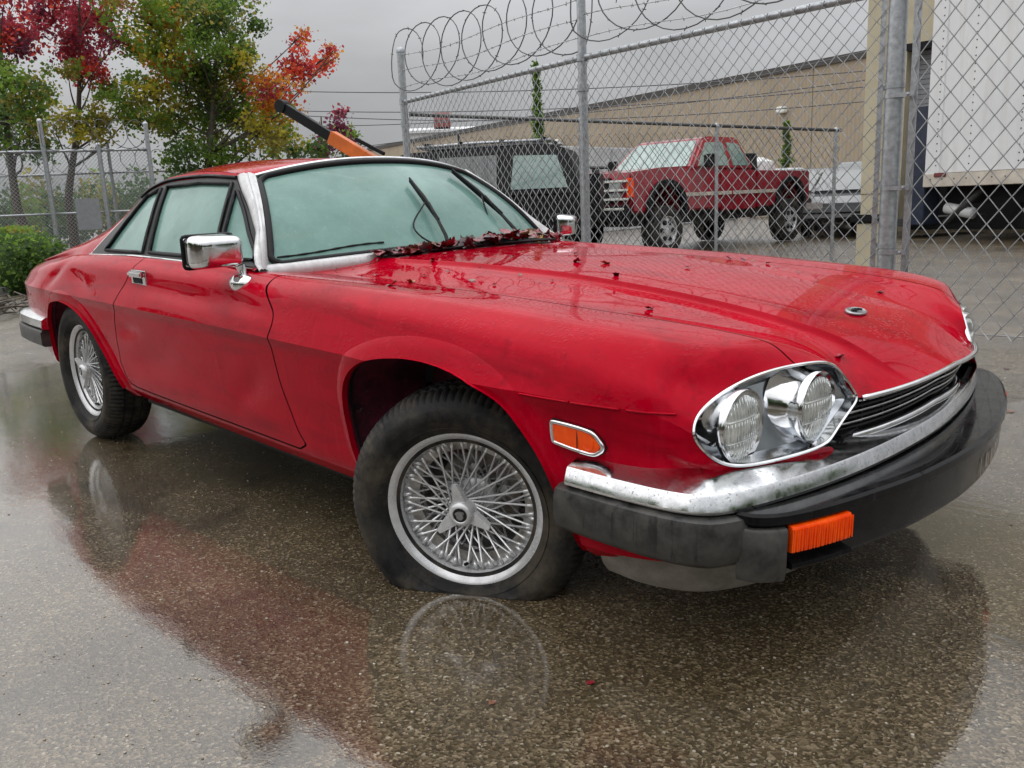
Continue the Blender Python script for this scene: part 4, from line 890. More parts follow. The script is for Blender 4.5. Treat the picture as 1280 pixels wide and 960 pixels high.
# ------------------------------------------------------------------ chain-link fencing
simple('galvanised', (.40, .42, .44), .38, metal=.75, var=.25, scale=30, bump=.1)
simple('galvanised_wire', (.40, .41, .42), .42, metal=.45, var=.3, scale=5)
simple('dark_wire', (.10, .10, .10), .5, metal=.6, var=.3, scale=5)
def chain_mesh(name, A, B, z0, z1, p, h, r, mat, parent, twist=True):
    """zigzag wires hooked into their neighbours, between two plan points; one mesh of wires too many to count"""
    A = np.array(A, float); B = np.array(B, float); Ln = np.linalg.norm(B-A); d = (B-A)/Ln; nrm2 = np.array([d[1], -d[0]])
    n = int(Ln/p); zs = np.arange(z0, z1+1e-6, h/2); V = []; F = []
    for k in range(n+1):
        sgn = 1 if k % 2 else -1; pts = []
        for i, z in enumerate(zs):
            s_ = sgn*(1 if i % 2 else -1); u_ = np.clip(k*p+s_*p*.5, 0, Ln); o = s_*r*.9
            pts.append((*(A+d*u_+nrm2*o), z))
        if twist:
            i = len(zs); u_ = k*p; e = pts[-1]; pts.append((e[0]+d[0]*p*.28*(-1 if k % 2 else 1), e[1]+d[1]*p*.28*(-1 if k % 2 else 1), e[2]+h*.32))
        pts = np.array(pts); b0 = len(V)
        for q in pts:
            for a in range(3):
                an = 2*math.pi*a/3; V.append(q+np.array([d[0]*math.cos(an)+nrm2[0]*math.sin(an), d[1]*math.cos(an)+nrm2[1]*math.sin(an), .35*math.sin(an)])*r)
        for i in range(len(pts)-1):
            for a in range(3): F.append((b0+i*3+a, b0+i*3+(a+1) % 3, b0+(i+1)*3+(a+1) % 3, b0+(i+1)*3+a))
    o = mesh_obj(name, V, F, mat, parent, True); o['kind'] = 'stuff'; return o
def post(name, x, y, z1, r, parent, cap=True, mat='galvanised'):
    return G().lathe([(r, -.02), (r, z1-.03)]+([(r*1.12, z1-.03), (r*1.12, z1), (r*.7, z1+r*.6), (.001, z1+r*.8)] if cap else [(.001, z1-.03)]), 20, Matrix.Translation((x, y, 0))).build(name, mat, parent, True, 40)
def barbed(pts, r, parent, name='barbed_wire', step=.13):
    g = G().tube(pts, r, 4); P = np.array(pts); L_ = np.concatenate([[0], np.cumsum(np.linalg.norm(np.diff(P, axis=0), axis=1))])
    for s_ in np.arange(step/2, L_[-1], step):
        c = np.array([np.interp(s_, L_, P[:, k]) for k in range(3)])
        for q in range(2):
            v = RNG.normal(size=3); v /= np.linalg.norm(v); g.tube([c-v*.018, c+v*.018], r*.8, 3)
    o = g.build(name, 'galvanised_wire', parent, True); return o
def coil(A, B, zc, R, pitch, r, parent, name='razor_coil', jit=.05, n=26, z2=None):
    A = np.array(A, float); B = np.array(B, float); Ln = np.linalg.norm(B-A); d = (B-A)/Ln; nr2 = np.array([d[1], -d[0]]); turns = Ln/pitch
    pts = []
    for i in range(int(turns*n)+1):
        a = 2*math.pi*i/n; u_ = i/n*pitch+.85*R*math.cos(a); rr = R*(1+jit*math.sin(a*.37+1)); zz = zc+((z2-zc)*(i/n*pitch/Ln) if z2 else 0)
        p2 = A+d*np.clip(u_, 0, Ln)+nr2*rr*math.cos(a-.3)*-.35; pts.append((p2[0], p2[1], zz+rr*math.sin(a)+.03*math.sin(a*.21)))
    g = G().tube(pts, r, 4)
    P = np.array(pts)
    for i in range(0, len(P), 3):
        v = RNG.normal(size=3); v /= np.linalg.norm(v); g.tube([P[i]-v*.02, P[i]+v*.02], r*.7, 3)
    o = g.build(name, 'dark_wire', parent, True); return o
FA, FB, FC = (-6.62, 4.40), (-3.42, 3.83), (-.64, 3.56); FE = (3.6, 4.12)
fen = empty('chain_link_fence', (FB[0], FB[1], 0)); tag(fen, 'tall chain-link fence with barbed wire and coiled wire right behind the coupe', 'fence')
fen_inv = Matrix.Translation((-FB[0], -FB[1], 0))
def into(o, root): o.matrix_parent_inverse = root.matrix_world.inverted() if root.parent is None else Matrix(); return o
bpy.context.view_layer.update()
fo = []
fo.append(post('post', *FA, 2.78, .042, fen)); fo.append(post('post', *FB, 2.95, .038, fen))
for a, b in ((FA, FB), (FB, FC)):
    d_ = (np.array(b)-np.array(a)); d_ /= np.linalg.norm(d_); n_ = np.array([d_[1], -d_[0]])*.05
    a2 = np.array(a)+n_*.0; b2 = np.array(b)
    fo.append(G().tube([(*a2, 2.2), (*b2, 2.2)], .027, 12).build('top_rail', 'galvanised', fen, True, 40))
    fo.append(chain_mesh('wire_mesh', a2+n_*.7, b2+n_*.7, .04, 2.23, .054, .107, .0042, 'galvanised_wire', fen))
    for k, zz in enumerate((2.36, 2.53, 2.70)):
        pts = [(*(a2+(b2-a2)*t), zz+.02*math.sin(9*t+k)-.03*math.sin(math.pi*t)) for t in np.linspace(0, 1, 16)]; fo.append(barbed(pts, .0040, fen))
    fo.append(coil(a2, b2, 2.62, .35, .40, .0060, fen))
for p in (FA, FB):
    for zz in (2.2, 1.95): fo.append(G().lathe([(.046, -.03), (.050, -.03), (.050, .03), (.046, .03)], 18, Matrix.Translation((*p, zz))).build('rail_clamp', 'galvanised', fen, True, 40))
for o in fo: into(o, fen)
# the gate bay on the right with its heavy post
gat = empty('gate_panel', (FC[0], FC[1], 0)); tag(gat, 'chain-link gate panel hung on a thick galvanised post in front of the box truck', 'gate'); bpy.context.view_layer.update(); go = []
go.append(post('gate_post', *FC, 3.2, .056, gat))
dC = np.array(FE)-np.array(FC); dC /= np.linalg.norm(dC); nC = np.array([dC[1], -dC[0]])
for off, w_ in ((.115, .022), (-.085, .016)):
    c = np.array(FC)+dC*off; go.append(G().box((-w_, -.004, .05), (w_, .004, 3.0), Matrix.Translation((*c, 0)) @ Matrix.Rotation(math.atan2(dC[1], dC[0]), 4, 'Z')).build('tension_bar', 'galvanised', gat))
for zz, sd in ((.62, -1), (.58, 1), (1.02, -1), (.99, 1), (1.62, -1), (1.56, 1), (2.16, 1), (2.55, 1), (2.6, -1)):
    Mz = Matrix.Translation((*FC, zz)); g = G().lathe([(.057, -.014), (.061, -.014), (.061, .014), (.057, .014)], 22, Mz); c = np.array(FC)
    g.box((0, -.005, -.014), (.13 if sd > 0 else .105, .005, .014), Mz @ Matrix.Rotation(math.atan2(sd*dC[1], sd*dC[0]), 4, 'Z') @ Matrix.Translation((0, -.058, 0)))
    g.lathe([(.001, .016), (.009, .014), (.009, -.002)], 6, Mz @ Matrix.Rotation(math.atan2(sd*dC[1], sd*dC[0]), 4, 'Z') @ Matrix.Translation((.095, -.06, 0)) @ Matrix.Rotation(math.pi/2, 4, 'X')); go.append(g.build('clamp', 'galvanised', gat, True, 40))
go.append(chain_mesh('wire_mesh', np.array(FC)+dC*.11+nC*.02, np.array(FE)+nC*.02, .03, 3.0, .062, .16, .0049, 'galvanised_wire', gat))
go.append(G().tube([(*(np.array(FC)+dC*.12), .06), (*FE, .06)], .004, 5).build('bottom_wire', 'galvanised_wire', gat, True))
go.append(G().tube([(*(np.array(FC)+dC*.12), 3.0), (*FE, 3.0)], .025, 10).build('top_rail', 'galvanised', gat, True)); go.append(post('post', *FE, 3.1, .04, gat))
for o in go: into(o, gat)
# cross fence running back into the yard
XA, XB = (-6.60, 4.46), (-3.66, 9.62)
cr = empty('chain_link_fence', (*XB, 0)); tag(cr, 'lower chain-link fence running back past the red pickup to an open end post', 'fence'); bpy.context.view_layer.update(); co_ = []
topz = lambda t: 2.06+(1.76-2.06)*t
XA_, XB_ = np.array(XA), np.array(XB); mid = lambda t: XA_+(XB_-XA_)*t
co_.append(G().tube([(*mid(t), topz(t)) for t in (0, 1)], .022, 10).build('top_rail', 'dark_wire', cr, True))
for t in (.36, .68, .985): co_.append(post('post', *mid(t), topz(t)+.02, .024, cr))
co_.append(chain_mesh('wire_mesh', XA_, XB_, .04, 1.80, .055, .14, .0036, 'dark_wire', cr, False))
co_.append(G().tube([(*mid(.0), 1.0), (*mid(.0), 1.02)], .01, 5).build('rail_end', 'galvanised', cr, True))
for o in co_: into(o, cr)
# fences at the far left, with razor coils
def left_fence(label, pts, H, posts_h, coilR, root_at, mesh=True, pr=.04, extra_rail=None, cp=.33):
    r_ = empty('razor_wire_fence', (*root_at, 0)); tag(r_, label, 'fence'); bpy.context.view_layer.update(); os_ = []
    for a, b in zip(pts[:-1], pts[1:]):
        a = np.array(a); b = np.array(b); os_.append(G().tube([(*a, H), (*b, H)], .028, 8).build('top_rail', 'galvanised', r_, True))
        if extra_rail: os_.append(G().tube([(*a, extra_rail), (*b, extra_rail)], .022, 8).build('mid_rail', 'galvanised', r_, True))
        if mesh: os_.append(chain_mesh('wire_mesh', a, b, .05, H, .036, .075, .0052, 'galvanised', r_, False))
        if coilR: os_.append(coil(a, b, H+coilR*.95, coilR, cp, .0085, r_, n=18))
    for p, h_ in zip(pts, posts_h): os_.append(post('post', *p, h_, pr, r_))
    for o in os_: into(o, r_)
    return r_
left_fence('grey gate-like fence leaning across the far left edge, topped with razor coils', [(-18.6, 1.4), (-18.05, 2.6), (-17.45, 3.85), (-17.0, 4.75), (-16.6, 5.6)], 2.38, (2.4, 2.9, 2.98, 2.5, 2.9), .30, (-17.45, 3.85), True, .045, 1.15)
left_fence('long razor-coil fence stretching behind the coupe roof below the trees', [(-27.4, 5.2), (-25.5, 8.2), (-23.4, 11.2), (-21.3, 14.2)], 2.35, (3.0, 3.3, 3.2, 2.9), .34, (-25.5, 8.2), True, .05, None, .42)
# ------------------------------------------------------------------ buildings
def at_px(px, py, d):
    """world point seen at pixel (px, py) at horizontal distance d: used to survey where things stand"""
    v = _f+CR*(px-640)/FPX-CU*(py-480)/FPX; return CAM+v*(d/math.hypot(v[0], v[1]))
m = MB_('ribbed_wall'); wv = m.n.new('ShaderNodeTexWave'); wv.inputs['Scale'].default_value = 1.3; wv.bands_direction = 'X'; wv.wave_profile = 'TRI'
m.l.new(m.co.outputs['Object'], wv.inputs[0]); c = m.ramp(m.noise(.25, 6, .6), [(.3, (.33, .265, .19)), (.7, (.42, .345, .255))]); m.to(c, 'Base Color'); m.set(Roughness=.65); m.bump(wv.outputs[0], .7, .06)
simple('roof_flashing', (.055, .05, .045), .6, var=.2, scale=.5)
simple('tan_stucco', (.46, .41, .29), .8, var=.1, scale=3, bump=.2, bscale=40)
simple('white_cladding', (.68, .69, .70), .6, var=.06, scale=.6)
simple('roller_door', (.26, .27, .285), .5, var=.1)
m = MB_('white_enamel'); n1 = m.noise(6, 6, .65, stretch=(1, 1, .08)); m.to(m.mix(m.ramp(n1, [(.50, 0.0), (.75, .5)]), m.ramp(m.noise(.8, 5), [(.3, (.66, .67, .68)), (.7, (.76, .77, .77))]), (.50, .48, .44)), 'Base Color'); m.set(Roughness=.45)
simple('dark_paint', (.008, .0085, .010), .5, var=.3, spec=.2)
simple('navy_paint', (.02, .028, .05), .5, var=.3)
simple('steel_dark', (.05, .05, .05), .6, var=.3, metal=.3)
simple('lamp_white', (.8, .8, .75), .4)
P0 = np.array([-12.5, 41.0]); P1 = np.array([-79.0, 57.5])
dW = (P1-P0); LW = np.linalg.norm(dW); angW = math.atan2(dW[1], dW[0])
wh = empty('warehouse', (*P0, 0), angW); tag(wh, 'long tan ribbed-metal warehouse with a dark roof edge beyond the yard', 'building')
HW = 7.15
def wall_panels(root, Ln, H, step, mat, depth=14):
    k = 0; x = 0
    while x < Ln-.1:
        x1 = min(Ln, x+step); box('wall_panel', (x+.02, -.0, 0), (x1-.02, .2, H), mat, root); x = x1
wall_panels(wh, LW, HW, 7.6, 'ribbed_wall')
box('wall_core', (0.01, -14, 0), (LW-.01, -.01, HW-.05), 'ribbed_wall', wh); box('roof_edge', (-.15, -14.2, HW), (LW+.15, .32, HW+.34), 'roof_flashing', wh)
# NB: local +Y of the warehouse must face the camera side
if (np.array([-math.sin(angW), math.cos(angW)])@(CAM[:2]-P0)) < 0:
    for o in wh.children: o.scale = (1, -1, 1)
sgn = 1 if (np.array([-math.sin(angW), math.cos(angW)])@(CAM[:2]-P0)) > 0 else -1
for u_ in (9.5, 31.0): lf = G().box((u_-.28, sgn*.2 if sgn > 0 else -.55, 5.05), (u_+.28, .55 if sgn > 0 else -.2, 5.4), None, .05).build('wall_light', 'lamp_white', wh, True, 40)
# low white building with a red arched roof sign, far beyond
q = at_px(552, 170, 118); wb = empty('white_building', (q[0], q[1], 0), rad(140)); tag(wb, 'low white building with a pale roof far behind the dark off-roader', 'building')
box('wall', (-11, -4, 0), (11, 4, 9.4), 'white_cladding', wb); G().prism([(-11.4, 9.4), (11.4, 9.4), (11.4, 9.7), (0, 10.9), (-11.4, 9.7)], 'y', -4.4, 4.4).build('roof', 'white_cladding', wb)
rd = G(); simple('roof_red', (.16, .035, .03), .7); rd.prism([(-2.2, 0)]+[(2.2*math.cos(a)*-1, 1.9*math.sin(a)) for a in np.linspace(.1, math.pi-.1, 12)]+[(2.2, 0)], 'y', -1, 1, Matrix.Translation((-7.0, 0, 10.2))); rd.build('arched_dormer', 'roof_red', wb, True, 40)
# the tan building at the loading dock on the right
D0 = at_px(1087, 200, 21.0); dk = empty('dock_building', (D0[0], D0[1], 0), rad(-2)); tag(dk, 'tan dock building with a grey roller door at the right behind the thick post', 'building')
box('wall', (0, .0, 0), (.70, 9, 9), 'tan_stucco', dk); box('wall', (.70, 0, 3.85), (9, 9, 9), 'tan_stucco', dk); box('wall', (.70, .6, 0), (9, 9, 3.85), 'dark_paint', dk)
dr = empty('roller_door', (0, 0, 0), 0, dk)
for k in range(27): G().box((.72, .30, 1.15+k*.1), (4.4, .345, 1.24+k*.1), None).build('slat', 'roller_door', dr)
box('dock_lintel', (.701, -.06, 3.72), (4.6, .5, 3.86), 'dark_paint', dk)
# low wall of pale blocks behind the vehicles
simple('pale_block', (.58, .59, .61), .8, var=.15, scale=2, bump=.15)
q0 = at_px(700, 215, 24); q1 = at_px(860, 212, 30)
bw = empty('block_wall', (q0[0], q0[1], 0), math.atan2(q1[1]-q0[1], q1[0]-q0[0])); tag(bw, 'stacked pale concrete blocks between the off-roader and the red pickup', 'wall')
box('backing', (-.9, -.2, 0), (10.5, .2, 2.3), 'steel_dark', bw)
for r_ in range(4):
    for c_ in range(9): box('block', (c_*1.22+(.6 if r_ % 2 else 0)-.9, -.3, r_*.61), (c_*1.22+(.6 if r_ % 2 else 0)+.25, .3, r_*.61+.56), 'pale_block', bw, .03)
# ------------------------------------------------------------------ white box truck at the dock
TB0 = np.array([-4.12, 14.30]); bt = empty('box_truck', (*TB0, 0), rad(-21)); tag(bt, 'white box truck with a riveted cargo body parked behind the gate', 'truck')
box('cargo_body', (.0, 0, 1.16), (7.2, 2.4, 4.6), 'white_enamel', bt, .012)
box('corner_post', (-.05, -.02, 1.1), (.26, .06, 4.65), 'white_enamel', bt, .01); box('corner_post', (7.0, -.02, 1.1), (7.26, .06, 4.65), 'white_enamel', bt, .01)
simple('wood_rail', (.52, .47, .40), .6, var=.2, scale=5)
box('side_rail', (-.06, -.04, .93), (7.25, .08, 1.155), 'wood_rail', bt, .008)
rvm = bpy.data.meshes.new('rivet'); g = G().lathe([(.013, 0), (.011, .005), (.001, .008)], 8, Matrix.Rotation(math.pi/2, 4, 'X')); rvm.from_pydata(g.V, [], g.F); rvm.materials.append(MATS['steel_dark'])
for x in (.18, .82, 1.72, 1.80, 2.95):
    for k in range(26):
        o = link(bpy.data.objects.new('rivet', rvm)); o.parent = bt; o.location = (x+.0, -.021 if x < .3 else -.001, 1.3+k*.125)
for k in range(16):
    o = link(bpy.data.objects.new('rivet', rvm)); o.parent = bt; o.location = (.1+.24*k, -.041, 1.06)
box('marker_lamp', (.18, -.065, 1.10), (.42, -.03, 1.17), 'roof_red', bt, .008)
box('chassis', (.1, .4, .62), (7.1, 2.0, .94), 'dark_paint', bt); box('liftgate_column', (-.42, .05, .25), (-.08, .45, 2.35), 'navy_paint', bt, .015)
box('liftgate_platform', (-1.05, .1, .22), (-.42, 2.2, .36), 'steel_dark', bt, .01)
G().tube([(.25, .2, .28), (.95, .25, .88)], .055, 8).build('strut', 'steel_dark', bt, True); G().tube([(.2, .3, .55), (.75, .3, .45)], .10, 10).build('air_tank', 'white_enamel', bt, True)
G().tube(spline([(3.05, -.02, 1.0), (3.08, -.03, .62), (3.0, -.05, .30), (2.78, -.05, .16)], 14), [.045]*14, 8).build('mud_guard_bar', 'dark_paint', bt, True)
G().tube(spline([(1.9, .1, .55), (2.05, .1, .42), (2.4, .1, .40), (3.2, .1, .42)], 12), .05, 8).build('under_bar', 'dark_paint', bt, True)
for x in (4.3, ):
    for y in (.25, 2.15): G().lathe([(.2, -.14), (.47, -.14), (.5, -.1), (.5, .1), (.47, .14), (.2, .14), (.15, .05)], 28, Matrix.Translation((x, y, .5)) @ Matrix.Rotation(math.pi/2, 4, 'X')).build('wheel', 'black_rubber', bt, True, 40)
box('inner_wheel', (1.3, .5, .0), (2.3, 1.9, .9), 'dark_paint', bt, .2)
# ------------------------------------------------------------------ yard vehicles
m = MB_('truck_red'); m.to(m.ramp(m.noise(3, 6, .6), [(.3, (.22, .006, .014)), (.7, (.32, .012, .024))]), 'Base Color'); m.set(Roughness=.3, Coat_Weight=.7, Coat_Roughness=.08, Specular_IOR_Level=.2)
m = MB_('yard_glass'); m.to(m.ramp(m.noise(2, 4), [(.3, (.16, .24, .22)), (.7, (.26, .36, .33))]), 'Base Color'); m.set(Roughness=.15, Coat_Weight=.8)
m = MB_('smoked_glass'); m.to(m.ramp(m.noise(2, 4), [(.3, (.09, .10, .10)), (.7, (.15, .16, .16))]), 'Base Color'); m.set(Roughness=.2, Coat_Weight=.8)
def shell(prof, w0, w1, zb, zt, bev=.03):
    """body from a side profile (x, z): half width w0 below zb tapering to w1 at zt"""
    bm = bmesh.new(); W = lambda z: w0 if z <= zb else w0+(w1-w0)*min(1, (z-zb)/(zt-zb))
    L_ = [bm.verts.new((x, -W(z), z)) for x, z in prof]; R_ = [bm.verts.new((x, W(z), z)) for x, z in prof]; n = len(prof)
    bm.faces.new(L_[::-1]); bm.faces.new(R_)
    for i in range(n): bm.faces.new((L_[i], L_[(i+1) % n], R_[(i+1) % n], R_[i]))
    bmesh.ops.recalc_face_normals(bm, faces=bm.faces)
    if bev: bmesh.ops.bevel(bm, geom=bm.edges[:], offset=bev, segments=2, affect='EDGES', clamp_overlap=True)
    bm.verts.index_update(); g = G(); g.add([v.co[:] for v in bm.verts], [[v.index for v in f.verts] for f in bm.faces]); bm.free(); return g
def yard_wheel(root, x, y, R, wdt=.22, rimmat='rim_alloy'):
    s = 1 if y > 0 else -1
    w = empty('wheel', (x, y, R), 0, root); M_ = Matrix.Rotation(-s*math.pi/2, 4, 'X')
    tr = []
    for q_ in np.linspace(0, 1, 9): tr.append((R-(.012 if int(q_*8) % 2 else 0), -wdt/2+.02+(wdt-.04)*q_))
    g = G().lathe([(R*.55, -wdt/2), (R*.9, -wdt/2)]+tr+[(R*.93, wdt/2), (R*.62, wdt/2), (R*.56, wdt/2-.02)], 44, M_); g.build('tyre', 'tyre_rubber', w, True, 35)
    g = G().lathe([(R*.58, wdt/2-.012), (R*.54, wdt/2-.015), (R*.50, wdt/2-.05), (R*.2, wdt/2-.03), (.001, wdt/2-.015)], 32, M_)
    g.build('rim', rimmat, w, True, 35)
    for k in range(6):
        a = 2*math.pi*k/6; G().lathe([(.001, wdt/2-.01), (R*.10, wdt/2-.014), (R*.11, wdt/2-.05)], 8, M_ @ Matrix.Translation((R*.36*math.cos(a), R*.36*math.sin(a), 0))).build('hub_boss', 'dark_paint', w, True)
    return w
def quad_panel(root, name, mat, pts, thick=.012):
    """a flat pane: convex polygon of 3-D points, thickened along its normal"""
    P = np.array(pts, float); n = np.cross(P[1]-P[0], P[2]-P[0]); n /= np.linalg.norm(n); k = len(P)
    V = list(P-n*thick)+list(P+n*thick); F = [tuple(range(k))[::-1], tuple(range(k, 2*k))]+[(i, (i+1) % k, k+(i+1) % k, k+i) for i in range(k)]
    return G().add(V, F).build(name, mat, root)
# red extended-cab pickup, heading -Y: local +X is forward
pk = empty('pickup_truck', (-7.62, 9.85, .10), rad(-92.5)); tag(pk, 'red extended-cab pickup truck with chrome grille parked behind the fences', 'truck')
Wd = .97
def arch(x0, R, zc, n=9, up=True): return [(x0+R*math.cos(a), zc+R*math.sin(a)) for a in np.linspace(math.pi, 0, n)]
zl = .62
prof = [(-1.62, zl)]+[(-.50, zl)]+arch(0, .50, zl)[1:-1]+[(.50, zl), (.86, zl+.02), (.90, 1.12), (.86, 1.27), (.0, 1.345), (-.72, 1.36), (-1.62, 1.30)]
shell(prof, Wd, Wd-.06, 1.05, 1.36, .03).build('front_body', 'truck_red', pk, True, 30)
shell([(-2.75, zl-.04), (-1.61, zl-.04), (-1.61, 1.28), (-2.75, 1.28)], Wd-.003, Wd-.02, 1.1, 1.3, .02).build('cab_lower', 'truck_red', pk, True, 30)
shell([(-.74, 1.30), (-1.32, 1.83), (-1.55, 1.88), (-2.45, 1.87), (-2.74, 1.28)], Wd-.04, .72, 1.28, 1.88, .04).build('cab_roof', 'truck_red', pk, True, 30)
bedp = [(-4.72, zl+.02), (-4.45, zl)]+arch(-3.95, .50, zl)[1:-1]+[(-3.40, zl), (-2.80, zl-.02), (-2.80, 1.27), (-4.72, 1.25)]
shell(bedp, Wd, Wd-.015, 1.0, 1.3, .02).build('cargo_bed', 'truck_red', pk, True, 30)
cw_ = lambda z: (Wd-.04)+(.72-(Wd-.04))*(z-1.28)/.6+.006
quad_panel(pk, 'windscreen', 'yard_glass', [(-.80, -.80, 1.36), (-.80, .80, 1.36), (-1.29, .66, 1.80), (-1.29, -.66, 1.80)])
for sy in (1, -1):
    for nm, pl in (('door_window', [(-.98, 1.36), (-1.38, 1.76), (-1.88, 1.78), (-1.92, 1.36)]), ('rear_window', [(-2.06, 1.36), (-2.02, 1.77), (-2.38, 1.75), (-2.58, 1.36)])):
        quad_panel(pk, nm, 'yard_glass', [(x, sy*cw_(z), z) for x, z in pl])
    box('door_mirror', (-1.12, sy*1.08-.10, 1.33), (-1.02, sy*1.08+.10, 1.55), 'dark_paint', pk, .02)
    box('side_moulding', (-1.9, sy*(Wd+.008)-.006, .86), (-.52, sy*(Wd+.008)+.006, .92), 'wood_rail', pk); box('side_moulding', (-3.42, sy*(Wd+.008)-.006, .86), (-1.95, sy*(Wd+.008)+.006, .92), 'wood_rail', pk)
    box('turn_lamp', (.82, sy*.92-.04, .88), (.925, sy*.92+.04, 1.18), 'amber_lens', pk, .012)
    box('headlamp', (.86, sy*.64-.12, .98), (.925, sy*.64+.12, 1.14), 'lens_glass', pk, .012); box('headlamp', (.86, sy*.64-.12, .84), (.925, sy*.64+.12, .96), 'lens_glass', pk, .012)
    for x in (0, -3.95):
        yard_wheel(pk, x, sy*.88, .41, .28).location.z = .32
        g = G(); AP = [(x+.56*math.cos(a), .62+.53*math.sin(a)) for a in np.linspace(math.pi*1.02, -.06, 22)]; AI = [(x+.47*math.cos(a), .62+.45*math.sin(a)) for a in np.linspace(math.pi*1.02, -.06, 22)]
        g.grid(np.array([[(p[0], sy*.90, p[1]) for p in AI], [(p[0], sy*1.02, p[1]) for p in AI], [(p[0], sy*1.02, p[1]) for p in AP], [(p[0], sy*.97, p[1]) for p in AP]]), flip=sy < 0); g.build('fender_flare', 'dark_paint', pk, True, 40)
box('grille_surround', (.86, -.55, .80), (.915, .55, 1.20), 'dark_paint', pk, .01)
for z in (.86, 1.0, 1.14): box('grille_bar', (.90, -.92, z-.018), (.945, .92, z+.018), 'lamp_white', pk, .005)
box('emblem', (.93, -.09, .97), (.955, .09, 1.03), 'wood_rail', pk, .008)
box('front_bumper', (.90, -.98, .56), (1.10, .98, .76), 'dark_paint', pk, .03); box('bumper_trim', (1.07, -.96, .69), (1.115, .96, .73), 'lamp_white', pk, .008)
box('underbody', (-4.65, -.8, .42), (.8, .8, .64), 'underbody', pk); box('rear_bumper', (-4.88, -.95, .55), (-4.70, .95, .72), 'steel_dark', pk, .02)
# cargo in the bed: a dark drum and a white tank
dz = empty('drum', (0, 0, 0)); 
def place_local(root, x, y, z): v = root.matrix_world @ Vector((x, y, z)); return v
bpy.context.view_layer.update()
v = place_local(pk, -3.05, .45, .7); t_ = tag(G().lathe([(.001, 0), (.29, 0), (.30, .02), (.29, .3), (.30, .32), (.29, .34), (.29, .62), (.30, .64), (.29, .66), (.28, .88), (.25, .9), (.001, .9)], 28).build('drum', 'dark_paint', None, True, 40), 'dark drum standing in the bed right behind the red pickup cab', 'drum'); t_.location = v
bpy.data.objects.remove(dz)
v = place_local(pk, -3.75, .25, .75); t_ = tag(G().lathe([(.001, 0), (.40, 0), (.44, .05), (.45, .55), (.40, .70), (.22, .78), (.10, .80), (.10, .86), (.001, .86)], 28).build('water_tank', 'white_enamel', None, True, 40), 'white round-shouldered tank in the pickup bed beside the dark drum', 'tank'); t_.location = v
# dark boxy off-roader, side on, rear towards the right
su = empty('off_roader', (-8.25, 6.55, 0), rad(213)); tag(su, 'black boxy off-roader with fogged windows behind the chain-link fence', 'car')
shell([(-2.0, .5), (2.15, .5), (2.2, .95), (1.1, 1.08), (-2.0, 1.06), (-2.08, .8)], .88, .88, 1, 2, .04).build('lower_body', 'dark_paint', su, True, 30)
shell([(1.15, 1.05), (.62, 1.70), (.45, 1.74), (-1.62, 1.76), (-1.85, 1.68), (-2.05, 1.04)], .87, .70, 1.05, 1.76, .05).build('cabin', 'dark_paint', su, True, 30)
sw = lambda z: .87+(.70-.87)*(z-1.05)/.71+.008
for sy in (1, -1):
    for nm, pl, mt in (('rear_quarter_window', [(-1.86, 1.16), (-1.70, 1.60), (-1.10, 1.62), (-1.06, 1.16)], 'yard_glass'), ('rear_door_window', [(-.86, 1.12), (-.86, 1.64), (-.02, 1.64), (.02, 1.12)], 'smoked_glass'), ('front_door_window', [(.16, 1.12), (.16, 1.62), (.55, 1.62), (.92, 1.12)], 'smoked_glass')):
        quad_panel(su, nm, mt, [(x, sy*sw(z), z) for x, z in pl])
    G().tube([(.35, sy*.56, 1.81), (-.5, sy*.56, 1.83), (-1.6, sy*.56, 1.82)], .022, 8).build('roof_rail', 'galvanised', su, True)
    for x in (1.3, -1.25): yard_wheel(su, x, sy*.80, .38, .24)
box('roof_panel', (-1.5, -.55, 1.775), (.3, .55, 1.80), 'galvanised', su, .01)
for x in (-1.5, -.9, -.3, .2): box('roof_bar', (x-.03, -.6, 1.83), (x+.03, .6, 1.86), 'dark_paint', su, .005)
box('spare_wheel_cover', (-2.24, -.35, .75), (-2.07, .35, 1.40), 'dark_paint', su, .06)
# parked cars deeper in the yard
def parked(name, label, cat, loc, rz, paint, L_=4.5, H=1.45, kind='sedan'):
    c = empty(name, (*loc, 0), rz); tag(c, label, cat); h = L_/2
    pr = [(-h, .35), (-h*.35-.42, .3), (h*.9, .3), (h, .45), (h*.98, .68), (h*.45, .88), (-h*.62, .92), (-h*.98, .86)]
    shell(pr, .88, .84, .6, .95, .07).build('body', paint, c, True, 35)
    rp = [(h*.42, .86), (h*.02, H-.06), (-h*.1, H), (-h*.45, H-.02), (-h*.82 if kind == 'sedan' else -h*.93, .90)]
    shell(rp, .82, .60, .88, H, .06).build('cabin', paint, c, True, 35); cw2 = lambda z: .82+(.60-.82)*(z-.88)/(H-.88)+.008
    for sy in (1, -1):
        for nm, pl in (('door_window', [(h*.30, .95), (h*.04, H-.1), (-h*.14, H-.08), (-h*.16, .95)]), ('rear_window', [(-h*.21, .95), (-h*.19, H-.08), (-h*.43, H-.10), (-h*.62, .95)])): quad_panel(c, nm, 'smoked_glass', [(x, sy*cw2(z), z) for x, z in pl])
        for x in (h*.62, -h*.58): yard_wheel(c, x, sy*.80, .31, .2)
        box('headlamp', (h*.92, sy*.6-.17, .58), (h*1.0, sy*.6+.17, .72), 'lens_glass', c, .02)
    quad_panel(c, 'windscreen', 'smoked_glass', [(h*.385, -.72, .93), (h*.385, .72, .93), (h*.05, .60, H-.08), (h*.05, -.60, H-.08)]); quad_panel(c, 'rear_screen', 'smoked_glass', [(-h*.78, -.68, .95), (-h*.78, .68, .95), (-h*.50, .58, H-.1), (-h*.50, -.58, H-.1)])
    return c
